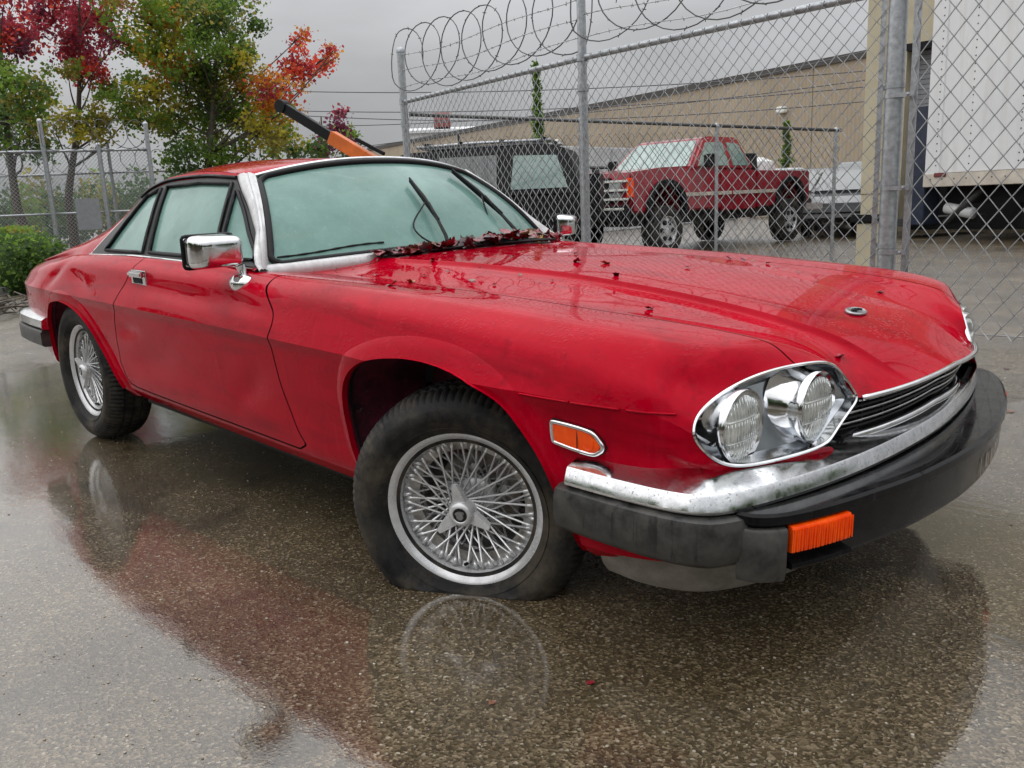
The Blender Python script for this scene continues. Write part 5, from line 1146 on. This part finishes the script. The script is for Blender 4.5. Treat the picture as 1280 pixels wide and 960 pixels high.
simple('car_grey', (.045, .055, .055), .3, coat=.6, var=.1); simple('car_black', (.018, .02, .022), .3, coat=.6, var=.2); simple('car_white', (.38, .39, .40), .35, coat=.5, var=.05); simple('car_silver', (.10, .11, .12), .3, coat=.6, var=.1, metal=.3)
q = at_px(1022, 245, 24.0); parked('parked_car', 'grey-green car nose-on beside the pickup tailgate', 'car', q[:2], rad(-62), 'car_grey', 4.6, 1.5)
q = at_px(1066, 240, 20.5); parked('parked_car', 'dark car parked just left of the tan dock wall', 'car', q[:2], rad(-70), 'car_black', 4.4, 1.42)
q = at_px(1074, 224, 29.0); parked('parked_car', 'dark grey car with a wide windscreen behind the dark one by the dock', 'car', q[:2], rad(-75), 'car_silver', 4.6, 1.75, 'suv')
q = at_px(985, 232, 33.0); parked('parked_car', 'pale car roof showing above the pickup tailgate', 'car', q[:2], rad(-40), 'car_white', 4.6, 1.75, 'suv')
# square tan pillar beside the gate post, with a black bracket
q = at_px(1088, 330, 11.6); pc = empty('dock_pillar', (q[0], q[1], 0), rad(-20)); tag(pc, 'square tan pillar standing left of the thick gate post', 'pillar')
box('shaft', (-.11, -.11, .9), (.11, .11, 4.2), 'tan_stucco', pc, .01); box('base', (-.13, -.13, 0), (.13, .13, .55), 'tan_stucco', pc, .01); box('bracket', (-.22, -.16, .56), (.14, .16, .66), 'dark_paint', pc, .02); box('shaft_lower', (-.10, -.10, .5), (.10, .10, .95), 'tan_stucco', pc)
# ------------------------------------------------------------------ wrecker with raised boom behind the coupe roof
simple('boom_orange', (.62, .13, .012), .45, var=.2, scale=4)
wk = empty('tow_truck', (-14.6, 9.2, 0), rad(198)); tag(wk, 'tow truck with a black and orange boom raised above the coupe roof', 'truck')
b0 = np.array(at_px(482, 212, 17.6)); b1 = np.array(at_px(417, 173, 18.3)); b2 = np.array(at_px(353, 133, 19.0)); bpy.context.view_layer.update(); wi = wk.matrix_world.inverted()
def beam(a, b, w_, h_, name, mat, parent):
    a = Vector(a); b = Vector(b); d = (b-a); L_ = d.length; M_ = Matrix.Translation(a) @ d.to_track_quat('X', 'Z').to_matrix().to_4x4(); return G().box((0, -w_/2, -h_/2), (L_, w_/2, h_/2), M_, .012).build(name, mat, parent, True, 40)
la, lb, lc = [wi @ Vector(p) for p in (b0, b1, b2)]
beam(la, lb*1.0+(lc-lb)*.04, .20, .26, 'boom_base', 'boom_orange', wk); beam(lb, lc, .15, .19, 'boom_arm', 'dark_paint', wk); beam(la+Vector((.0, 0, .30)), la*.45+lb*.55+Vector((0, 0, .26)), .07, .07, 'ram', 'dark_paint', wk)
G().lathe([(.001, -.1), (.13, -.1), (.13, .1), (.001, .1)], 18, Matrix.Translation(lc) @ Matrix.Rotation(math.pi/2, 4, 'X')).build('sheave', 'dark_paint', wk, True, 40)
box('deck', (-.6, -1.1, .9), (5.2, 1.1, 1.25), 'dark_paint', wk, .03); box('cab', (-2.4, -1.1, .6), (-.7, 1.1, 1.6), 'truck_red', wk, .1); box('turret', (la.x-.3, la.y-.35, 1.2), (la.x+.5, la.y+.35, la.z+.05), 'roof_red', wk, .05); box('tool_box', (la.x-1.3, -1.0, 1.25), (la.x-.4, 1.0, 1.82), 'steel_dark', wk, .03)
for x in (-1.6, 3.4, 4.4):
    for y in (-.95, .95): yard_wheel(wk, x, y, .45, .28)
G().tube([(la.x-.42, -.9, 1.8), (la.x-.42, -.9, 2.5)], .03, 6).build('mast', 'dark_paint', wk, True)

# small notice hung on the left fence
q = at_px(111, 268, 19.0); simple('notice_grey', (.22, .23, .24), .6); nb = tag(G().box((-.22, -.01, -.3), (.22, .01, .3), Matrix.Rotation(rad(60), 4, 'Z'), .004).build('notice_board', 'notice_grey', None, True, 40), 'blank grey notice hung on the far left wire fence', 'sign'); nb.location = q
# ------------------------------------------------------------------ vegetation
LEAFC = {'green': ((.045, .085, .012), (.10, .15, .025)), 'dkgreen': ((.02, .04, .012), (.045, .075, .02)), 'olive': ((.085, .085, .018), (.16, .13, .03)), 'yellow': ((.16, .15, .016), (.26, .22, .03)),
         'orange': ((.20, .075, .010), (.27, .125, .018)), 'red': ((.20, .016, .014), (.30, .05, .022)), 'crimson': ((.10, .012, .022), (.19, .024, .034)), 'purple': ((.045, .012, .024), (.085, .02, .035))}
LK = list(LEAFC)
for k, (a, b) in LEAFC.items():
    m = MB_('leaf_'+k); a = tuple(x*2.0 for x in a); b = tuple(x*2.0 for x in b); m.to(m.ramp(m.noise(9, 3, .7), [(.3, a), (.7, b)]), 'Base Color'); m.set(Roughness=.5, Specular_IOR_Level=.3)
    # thin leaves let some light through
    tr = m.n.new('ShaderNodeBsdfTranslucent'); tr.inputs[0].default_value = (*[min(1, (x+y)*.9) for x, y in zip(a, b)], 1); mx = m.n.new('ShaderNodeMixShader'); mx.inputs[0].default_value = .5
    m.l.new(m.b.outputs[0], mx.inputs[1]); m.l.new(tr.outputs[0], mx.inputs[2]); m.l.new(mx.outputs[0], m.o.inputs[0])
simple('bark', (.10, .085, .07), .85, var=.35, scale=12, bump=.4, bscale=30)
def leaves_mesh(name, C_, kinds, size, parent, rng):
    """C_: leaf centres; kinds: index per leaf; folded 4-corner leaves"""
    n = len(C_); d = rng.normal(size=(n, 3)); d /= np.linalg.norm(d, axis=1)[:, None]; e = rng.normal(size=(n, 3)); e -= d*(d*e).sum(1)[:, None]; e /= np.linalg.norm(e, axis=1)[:, None]; f = np.cross(d, e)
    s = size*(.45+1.0*rng.random(n))[:, None]
    V = np.empty((n, 4, 3)); V[:, 0] = C_-d*s*.5; V[:, 1] = C_+e*s*.46+f*s*.14; V[:, 2] = C_+d*s*.55; V[:, 3] = C_-e*s*.46+f*s*.14
    me = bpy.data.meshes.new(name); me.vertices.add(n*4); me.vertices.foreach_set('co', V.reshape(-1)); me.loops.add(n*4); me.loops.foreach_set('vertex_index', np.arange(n*4)); me.polygons.add(n)
    me.polygons.foreach_set('loop_start', np.arange(n)*4); me.polygons.foreach_set('loop_total', np.full(n, 4)); used = sorted(set(kinds)); mp_ = {k: i for i, k in enumerate(used)}
    for k in used: me.materials.append(MATS['leaf_'+LK[k]])
    me.polygons.foreach_set('material_index', [mp_[k] for k in kinds]); me.update(); me.validate(); o = link(bpy.data.objects.new(name, me)); o.parent = parent; return o
NEAR = {'green': ['green', 'green', 'olive', 'dkgreen'], 'dkgreen': ['dkgreen', 'dkgreen', 'green'], 'olive': ['olive', 'green', 'yellow', 'green'], 'yellow': ['yellow', 'yellow', 'green', 'olive'], 'orange': ['orange', 'olive', 'yellow', 'orange', 'green'], 'red': ['red', 'red', 'crimson', 'orange'], 'crimson': ['crimson', 'crimson', 'red', 'purple', 'crimson'], 'purple': ['purple', 'crimson', 'purple']}
def tree(name, label, base_px, d, blobs, seed, group=None, dens=1.55, leaf=.098, trunk_r=.16, gz=0.0):
    rng = np.random.default_rng(seed); b = at_px(base_px, 262, d); base = np.array([b[0], b[1], gz]); r_ = empty(name, base); tag(r_, label, 'tree', group)
    pm = FPX/d; CT = []; KD = []; g = G()
    cen = []
    for (px, py, rp, kd) in blobs:
        dd = d+rng.uniform(-1.5, 1.5); c = np.array(at_px(px, py, dd))-base; R = rp/pm*1.05; cen.append((c, R, kd))
    zt = max(c[2] for c, R, k in cen); top = np.mean([c for c, R, k in cen], 0); fork = np.array([0, 0, max(1.3, .22*zt)])
    tp = spline([(0, 0, -.1), fork*.6+rng.normal(size=3)*.05, fork, fork+(np.array([top[0], top[1], zt*.9])-fork)*.5+rng.normal(size=3)*.15, np.array([top[0], top[1], zt*.95])], 18)
    g.tube(tp, list(np.linspace(trunk_r, .025, 18)), 8)
    for c, R, kd in cen:
        j = int(np.clip(np.argmin(np.abs(tp[:, 2]-max(fork[2]*.9, c[2]-.55*np.linalg.norm(c[:2]-tp[9, :2])-.5))), 3, 16)); s0 = tp[j]
        mid_ = s0*.5+c*.5+np.array([0, 0, -.12*np.linalg.norm(c-s0)*.5])+rng.normal(size=3)*.12
        g.tube(spline([s0, mid_, c], 7), list(np.linspace(max(.022, trunk_r*.38*(1-j/22)), .010, 7)), 5)
        nt_ = max(5, int(9*(R/.7)**1.5)); tips = []
        for _ in range(nt_):
            v = rng.normal(size=3); v *= R*rng.random()**.4/np.linalg.norm(v); v[2] *= .85; t_ = c+v; tips.append(t_); g.tube([c*.85+s0*.15, c*.45+t_*.55+rng.normal(size=3)*.05, t_], [.010, .007, .004], 3)
        nl = int(dens*500*(R/.8)**2.1)+25
        for t_, cnt in zip(tips, rng.multinomial(nl, rng.dirichlet(np.ones(nt_)*1.6))):
            pts = t_+rng.normal(size=(cnt, 3))*np.array([.19, .19, .15])*(.6+.5*R); CT.append(pts); kk = NEAR[kd][rng.integers(len(NEAR[kd]))]
            KD += [LK.index(kk if rng.random() < .9 else NEAR[kd][rng.integers(len(NEAR[kd]))]) for _ in range(cnt)]
    g.build('trunk', 'bark', r_, True); leaves_mesh('crown', np.vstack(CT), KD, leaf, r_, rng); return r_
tree('maple_tree', 'broad maple turning green to orange with a red limb reaching over the boom', 262, 27, [(175, 20, 40, 'olive'), (203, 58, 38, 'orange'), (160, 58, 24, 'olive'), (232, 20, 44, 'olive'), (272, 15, 38, 'green'), (300, 12, 28, 'green'), (212, 92, 34, 'orange'), (250, 70, 42, 'green'), (288, 60, 34, 'green'), (312, 78, 20, 'olive'), (300, 100, 24, 'orange'), (230, 115, 42, 'green'), (192, 122, 28, 'olive'), (275, 110, 40, 'green'), (255, 150, 44, 'green'), (300, 145, 38, 'green'), (330, 160, 32, 'yellow'), (215, 160, 38, 'green'), (280, 182, 38, 'green'), (232, 190, 34, 'dkgreen'), (340, 108, 26, 'red'), (345, 130, 24, 'orange'), (366, 104, 26, 'red'), (384, 82, 20, 'red'), (402, 86, 17, 'red'), (376, 52, 11, 'red'), (382, 40, 7, 'red'), (415, 74, 10, 'red'), (418, 62, 7, 'red'), (354, 150, 20, 'orange'), (366, 166, 18, 'yellow'), (328, 116, 20, 'orange'), (220, -40, 50, 'olive'), (280, -48, 45, 'green'), (180, -30, 40, 'orange')], 3)
tree('maple_tree', 'maple with crimson top and green skirt cut off by the left edge', 22, 26, [(10, 22, 34, 'crimson'), (0, 60, 30, 'crimson'), (26, 50, 20, 'crimson'), (15, 100, 34, 'green'), (30, 130, 30, 'green'), (5, 150, 34, 'green'), (45, 115, 20, 'yellow'), (40, 147, 22, 'green'), (10, -25, 40, 'crimson'), (-30, 110, 40, 'green'), (-35, 50, 40, 'crimson'), (20, 175, 28, 'dkgreen')], 5)
tree('maple_tree', 'dark crimson maple with yellowing lower leaves behind the razor-wire fence', 88, 28, [(60, 15, 26, 'crimson'), (95, 25, 30, 'crimson'), (80, 55, 26, 'crimson'), (110, 50, 28, 'crimson'), (130, 40, 22, 'purple'), (150, 50, 13, 'purple'), (100, 80, 22, 'crimson'), (116, 95, 18, 'red'), (85, 90, 16, 'olive'), (140, 105, 24, 'green'), (160, 125, 26, 'green'), (105, 155, 26, 'yellow'), (126, 150, 20, 'yellow'), (75, -20, 40, 'crimson'), (120, -15, 38, 'crimson'), (166, 142, 20, 'green'), (70, 165, 18, 'olive')], 8)
def conifer(name, label, px, py_top, d, wpx, seed, kd='dkgreen', droop=.4, sparse=1.0):
    rng = np.random.default_rng(seed); b = at_px(px, 250, d); r_ = empty(name, (b[0], b[1], 0)); tag(r_, label, 'tree'); H = at_px(px, py_top, d)[2]; R = wpx/FPX*d/2
    g = G().tube([(0, 0, -.1), (0, 0, H*.5), (.02, 0, H)], [.11, .07, .012], 7); C_ = []; z = .5
    while z < H-.1:
        rr = R*(1-z/H)**.8*(.5+.8*rng.random())+.03
        for a in rng.uniform(0, 2*math.pi, 5):
            tip = np.array([rr*math.cos(a), rr*math.sin(a), z-droop*rr]); g.tube([(0, 0, z), tip], [.015, .005], 3)
            for t in np.linspace(.25, 1, max(2, int(7*sparse))): C_.append(np.array([0, 0, z])*(1-t)+tip*t+rng.normal(size=(4, 3))*[.05, .05, .07])
        z += .26
    g.build('trunk', 'bark', r_, True); C_ = np.vstack(C_); leaves_mesh('crown', C_, [LK.index(kd if rng.random() < .5 else 'green') for _ in C_], .13, r_, rng); return r_
conifer('conifer_tree', 'slender pointed conifer rising above the off-roader', 676, 72, 34, 30, 21)
conifer('conifer_tree', 'small thin conifer in front of the warehouse wall', 981, 146, 42, 18, 22)
tree('conifer_tree', 'sparse dark evergreen standing behind the orange boom', 424, 30, [(424, 142, 8, 'purple'), (418, 160, 13, 'purple'), (432, 162, 12, 'dkgreen'), (410, 178, 13, 'purple'), (426, 182, 16, 'dkgreen'), (438, 184, 12, 'purple'), (398, 186, 10, 'dkgreen'), (386, 190, 8, 'dkgreen'), (412, 195, 18, 'dkgreen'), (358, 185, 14, 'dkgreen'), (340, 190, 12, 'dkgreen')], 31, dens=1.5, leaf=.12, trunk_r=.1)
# far-off scrub that closes the view below the trees
rng = np.random.default_rng(55); fb = empty('scrub', (-45, 14, 0)); tag(fb, 'dark scrub massed far off below the trees on the left', 'scrub', kind='stuff'); C_ = []; KD = []
for px in range(-40, 500, 9):
    q = at_px(px, 262, 46+rng.uniform(-3, 3)); H = rng.uniform(1.6, 3.6); n = 300; v = rng.normal(size=(n, 3)); v *= (rng.random(n)**.4/np.linalg.norm(v, axis=1))[:, None]; C_.append(v*[1.0, 1.0, H*.5]+[q[0]+45, q[1]-14, H*.5]); KD += [LK.index(rng.choice(['dkgreen', 'dkgreen', 'green', 'olive', 'crimson'], p=[.5, .25, .15, .1, .0]))]*n
leaves_mesh('foliage', np.vstack(C_), KD, .19, fb, rng)['kind'] = 'stuff'
# clipped hedge and a light bush at the left edge
def bush(name, label, c, size, kd, n, seed, leaf=.055):
    rng = np.random.default_rng(seed); r_ = empty(name, (c[0], c[1], 0)); tag(r_, label, 'hedge' if 'hedge' in name else 'bush'); sx, sy, sz = size
    q = rng.uniform(-1, 1, size=(n, 3)); k = np.argmax(np.abs(q), 1); sh = rng.random(n) < .75; idx = np.arange(n); q[idx[sh], k[sh]] = np.sign(q[idx[sh], k[sh]])*(1-.12*rng.random(sh.sum()))
    ph = q*np.array([sx, sy, sz]); ph[:, :2] *= (1-.15*(np.abs(q[:, 2:3])**3)); ph[:, 2] += sz; ph += rng.normal(size=ph.shape)*.03
    leaves_mesh('foliage', ph, [LK.index(kd if rng.random() < .7 else ('green' if kd == 'dkgreen' else 'olive')) for _ in range(n)], leaf, r_, rng)
    G().box((-sx*.85, -sy*.85, 0), (sx*.85, sy*.85, sz*1.75), None, min(sx, sy)*.25).build('inner_twigs', 'leaf_dkgreen', r_, True); return r_
h = at_px(18, 330, 15.0); bush('clipped_hedge', 'dark clipped hedge at the left edge behind the kerb', (h[0], h[1]), (1.05, .5, .40), 'dkgreen', 6500, 41)
h = at_px(6, 290, 17.5); bush('light_bush', 'bright green bush behind the dark clipped hedge', (h[0], h[1]), (.6, .5, .46), 'green', 3000, 42)
# planting bed, kerb, broken twigs
m = MB_('mulch'); m.to(m.ramp(m.noise(30, 6, .75), [(.35, (.05, .032, .02)), (.7, (.20, .14, .085))]), 'Base Color'); m.set(Roughness=.85); m.bump(m.noise(40, 5), .8, .03)
simple('kerb_concrete', (.22, .22, .21), .7, var=.2, scale=6, bump=.3)
kp = [(-11.0, -2.2), (-11.55, 0.2), (-12.1, 1.35), (-13.1, 2.3), (-15.2, 3.1)]; K_ = spline([(*p, 0) for p in kp], 40)[:, :2]
tg = np.gradient(K_, axis=0); tg /= np.linalg.norm(tg, axis=1)[:, None]; kn = np.stack([-tg[:, 1], tg[:, 0]], 1)
if kn[20][0] > 0: kn = -kn
def strip(o0, o1): return K_+kn*o0, K_+kn*o1
g = G(); rows_ = []
for o, z in ((0, -.02), (0, .11), (.02, .13), (.14, .13), (.15, .09)): rows_.append([(*(p+n*o), z) for p, n in zip(K_, kn)])
kb = g.grid(np.array(rows_)).build('kerb', 'kerb_concrete', None, True, 40); tag(kb, kind='structure')
g = G().grid(np.array([[(*(p+n*.145), .10) for p, n in zip(K_, kn)], [(*(p+n*2.5), .14) for p, n in zip(K_, kn)], [(*(p+n*9), .16) for p, n in zip(K_, kn)]])); bd_ = g.build('planting_bed', 'mulch'); tag(bd_, kind='structure')
simple('twig_bark', (.09, .075, .06), .85, var=.4, scale=15)
rng = np.random.default_rng(77); g = G(); tw_c = at_px(20, 378, 11.4)
for k in range(70):
    a = rng.uniform(-.5, .7)+2.6; L_ = rng.uniform(.3, .9); c = np.array([tw_c[0], tw_c[1], .06])+rng.normal(size=3)*[.45, .40, .05]; c[2] = abs(c[2])+.02; v = np.array([math.cos(a), math.sin(a), rng.normal()*.12])*L_/2; kk = rng.normal(size=3)*.05
    g.tube([c-v, c+kk, c+v], [.012, .010, .004], 4)
tw = g.build('twig_heap', 'twig_bark', None, True); tag(tw, 'heap of broken dark twigs lying against the kerb at left', 'twigs', kind='stuff')
# ------------------------------------------------------------------ overhead cables
simple('cable', (.10, .10, .11), .6)
for k, (a, b, sag) in enumerate((((300, 112), (1200, 78), .5), ((300, 136), (1200, 96), .6), ((300, 139), (1150, 120), .7), ((380, 158), (1150, 90), .5), ((400, 190), (1100, 60), .4))):
    A_ = at_px(*a, 46+k); B_ = at_px(*b, 38+k); pts = [A_+(B_-A_)*t-np.array([0, 0, sag*4*t*(1-t)]) for t in np.linspace(0, 1, 24)]
    cb = G().tube(pts, .022, 5).build('power_cable', 'cable', None, True); tag(cb, ['topmost of the overhead cables across the grey sky', 'upper of the close pair of overhead cables', 'lower of the close pair of overhead cables', 'overhead cable just above the warehouse roof at left', 'lowest steeply rising overhead cable'][k], 'cable', 'overhead cables')
# ------------------------------------------------------------------ fallen leaves on the coupe
for nm, a, b in (('fallen_crimson', (.13, .006, .014), (.27, .016, .026)), ('fallen_brown', (.10, .035, .02), (.24, .10, .055)), ('fallen_yellow', (.42, .24, .05), (.55, .34, .10)), ('fallen_dark', (.025, .006, .008), (.06, .010, .014))):
    m = MB_(nm); m.to(m.ramp(m.noise(60, 4, .7), [(.3, a), (.7, b)]), 'Base Color'); m.set(Roughness=.35, Coat_Weight=.3)
rng = np.random.default_rng(9); LM = {}
for nm in ('fallen_crimson', 'fallen_brown', 'fallen_yellow', 'fallen_dark'):
    for v_ in range(3):
        out_ = []; n = 20
        for k in range(n):
            a = 2*math.pi*k/n; lob = .55+.45*abs(math.cos(2.5*a+.2))**.8; out_.append((lob*math.cos(a), lob*math.sin(a)*.9))
        V = [(0, 0, .12)]+[(x*.5, y*.5, .04+.12*math.sin(3*x+v_)*y) for x, y in out_]+[(x, y, .22*math.sin(2.2*x+v_*2)+.25*(x*x+y*y)*(.5+.4*math.sin(v_+y*3))) for x, y in out_]
        F = [(0, 1+k, 1+(k+1) % n) for k in range(n)]+[(1+k, 21+k, 21+(k+1) % n, 1+(k+1) % n) for k in range(n)]
        V += [(-.55-.5*t, .04*math.sin(4*t), .05+.2*t) for t in (0, 1)]+[(-.55-.5*t, .05+.04*math.sin(4*t), .05+.2*t) for t in (1, 0)]; F.append((41, 42, 43, 44))
        me = bpy.data.meshes.new('fallen_leaf'); me.from_pydata(V, [], F); me.polygons.foreach_set('use_smooth', [True]*len(me.polygons)); me.materials.append(MATS[nm]); LM[(nm, v_)] = me
_top = Vw[(VV <= R4) & (Vw[:, 0] > -1.08)]
def hood_z(x, y):
    d = (_top[:, 0]-x)**2+(_top[:, 1]-abs(y))**2; return float(_top[np.argmin(d), 2])
def on_hood(px, py):
    o, v = b_ray(px, py); z = .87
    for _ in range(8): p = o+v*((z-o[2])/v[2]); z = .6*hood_z(p[0], p[1])+.4*z
    return p
def leaf_at(p, s, mat, label, group=None, tilt=.25):
    o = link(bpy.data.objects.new('fallen_leaf', LM[(mat, int(rng.integers(3)))])); o.scale = (s, s*rng.uniform(.75, 1.05), s*rng.uniform(.7, 1.3))
    o.location = CARM @ Vector((p[0], p[1], p[2]+.004)); o.rotation_euler = (rng.normal()*tilt, rng.normal()*tilt, rng.uniform(0, 6.28)); tag(o, label, 'leaf', group); return o
for k in range(112):
    u_ = rng.random(); s = -.36+u_*1.06+rng.normal()*.02; y = np.clip(s, -.44, .66)*.98; xr = -.905-.175*abs(y/.712)**2.2+rng.uniform(-.01, .075)
    pile = .035*rng.random()*math.exp(-((y-.28)/.26)**2); z = .905-.03*(y/.712)**2+.008+pile
    mt = rng.choice(['fallen_crimson', 'fallen_dark', 'fallen_brown', 'fallen_crimson', 'fallen_yellow'], p=[.38, .25, .2, .12, .05]); leaf_at((xr, y, z), rng.uniform(.020, .040), mt, {'fallen_crimson': 'crimson', 'fallen_dark': 'blackish', 'fallen_brown': 'brown', 'fallen_yellow': 'yellowish'}[str(mt)]+' wet leaf in the drift at the '+('near end' if y < -.1 else 'middle' if y < .25 else 'far end')+' of the windscreen base', 'leaves drifted against the windscreen', .38)
for px, py, s, mt, lb in ((490, 357, .022, 'fallen_crimson', 'dark red curled leaf alone on the near side of the hood'), (514, 353, .016, 'fallen_yellow', 'pale tan leaf right beside the curled red one on the hood'), (590, 352, .015, 'fallen_brown', 'small brown leaf on the hood below the wiper drift'), (618, 357, .008, 'fallen_dark', 'tiny dark leaf scrap right of the small brown leaf'), (721, 328, .020, 'fallen_crimson', 'red leaf on the hood left of the yellow leaf'), (757, 330, .017, 'fallen_yellow', 'bright yellow leaf on the far part of the hood'), (812, 387, .012, 'fallen_dark', 'flat dark leaf mid-hood on the near side of the crease'), (911, 324, .014, 'fallen_dark', 'left of two dark leaves on the far wing'), (929, 326, .012, 'fallen_dark', 'right of two dark leaves on the far wing'), (941, 327, .008, 'fallen_brown', 'pale scrap beside the two dark leaves on the far wing'), (1101, 366, .013, 'fallen_dark', 'dark leaf on the far wing above the oval badge'), (1048, 447, .017, 'fallen_crimson', 'crimson leaf at the hood corner above the headlamp'), (497, 326, .016, 'fallen_yellow', 'tan leaf at the near end of the windscreen drift'), (462, 331, .007, 'fallen_dark', 'dark speck-like seed on the hood near the pillar'), (453, 347, .008, 'fallen_dark', 'small dark scrap on the hood below the seed'), (441, 335, .006, 'fallen_dark', 'tiny dark scrap left of the seed'), (998, 341, .008, 'fallen_brown', 'tiny brown scrap mid far wing')):
    leaf_at(on_hood(px, py), s, mt, lb, None, .3)
for k in range(16):                                            # small scraps strewn over the near wing and hood
    px, py = [(520, 322), (540, 326), (556, 318), (470, 345), (530, 345), (560, 340), (600, 336), (650, 345), (690, 352), (640, 322), (720, 318), (770, 345), (420, 338), (860, 335), (960, 330), (1020, 352)][k]
    leaf_at(on_hood(px, py), rng.uniform(.006, .013), rng.choice(['fallen_dark', 'fallen_crimson', 'fallen_brown']), 'tiny dark leaf scrap stuck to the wet hood', 'leaf scraps strewn over the hood', .2)
# a few scraps on the wet ground
for px, py, s, mt, lb in ((615, 880, .009, 'fallen_brown', 'brown leaf scrap on the wet ground below the wheel reflection'), (1262, 515, .02, 'fallen_brown', 'brown leaf on the ground right of the bumper'), (1258, 462, .02, 'fallen_dark', 'dark leaf on the ground near the fence foot'), (738, 855, .010, 'fallen_crimson', 'small reddish scrap on the ground right of the wheel reflection'), (40, 372, .05, 'fallen_yellow', 'yellow leaf against the twig heap')):
    v = _f+CR*(px-640)/FPX-CU*(py-480)/FPX; p = CAM+v*(-CAM[2]/v[2]); o = link(bpy.data.objects.new('fallen_leaf', LM[(mt, 0)])); o.scale = (s, s, s*.5); o.location = (p[0], p[1], .004); o.rotation_euler = (0, 0, rng.uniform(0, 6)); tag(o, lb, 'leaf')
# ------------------------------------------------------------------ behind the viewer: a building mirrored in chrome, trees added to darken reflections
simple('brown_siding', (.10, .07, .055), .7, var=.2, scale=1)
bb = empty('brown_building', (-6, -30, 0)); tag(bb, 'long low brown building across the lot, seen only mirrored in the chrome', 'building')
box('wall', (-34, -8, 0), (34, 0, 5.2), 'brown_siding', bb); box('roof', (-34.4, -8.4, 5.2), (34.4, .5, 5.6), 'roof_flashing', bb)
rng = np.random.default_rng(123); C_ = []; g = G()
LP_ = spline([(-52, -12, 0), (-30, -15, 0), (0, -17, 0), (16, -11, 0), (22, 3, 0), (19, 17, 0)], 27)  # unseen ring of trees, shaped to darken what paint, bumper and chrome mirror
for k in range(27):
    c = LP_[k, :2]+rng.uniform(-1, 1, 2); H = rng.uniform(4.2, 6.5); g.tube([(*c, 0), (*c, H*.6)], [.14, .06], 6)
    q = rng.normal(size=(900, 3)); q /= np.linalg.norm(q, axis=1)[:, None]; q *= (rng.random(900)**.4)[:, None]; C_.append(q*[1.9, 1.9, H*.42]+[c[0], c[1], H*.56])
tl_ = empty('unseen_tree_line', (-25, -15, 0)); tag(tl_, 'row of dull green trees added unseen round the viewer to darken reflections', 'trees', kind='stuff'); C_ = np.vstack(C_)-np.array([-25, -15, 0])
leaves_mesh('crowns', C_, [LK.index('dkgreen')]*len(C_), .42, tl_, rng)['kind'] = 'stuff'; tk = g.build('trunks', 'bark', tl_, True); tk['kind'] = 'stuff'; tk.location = (25, 15, 0)
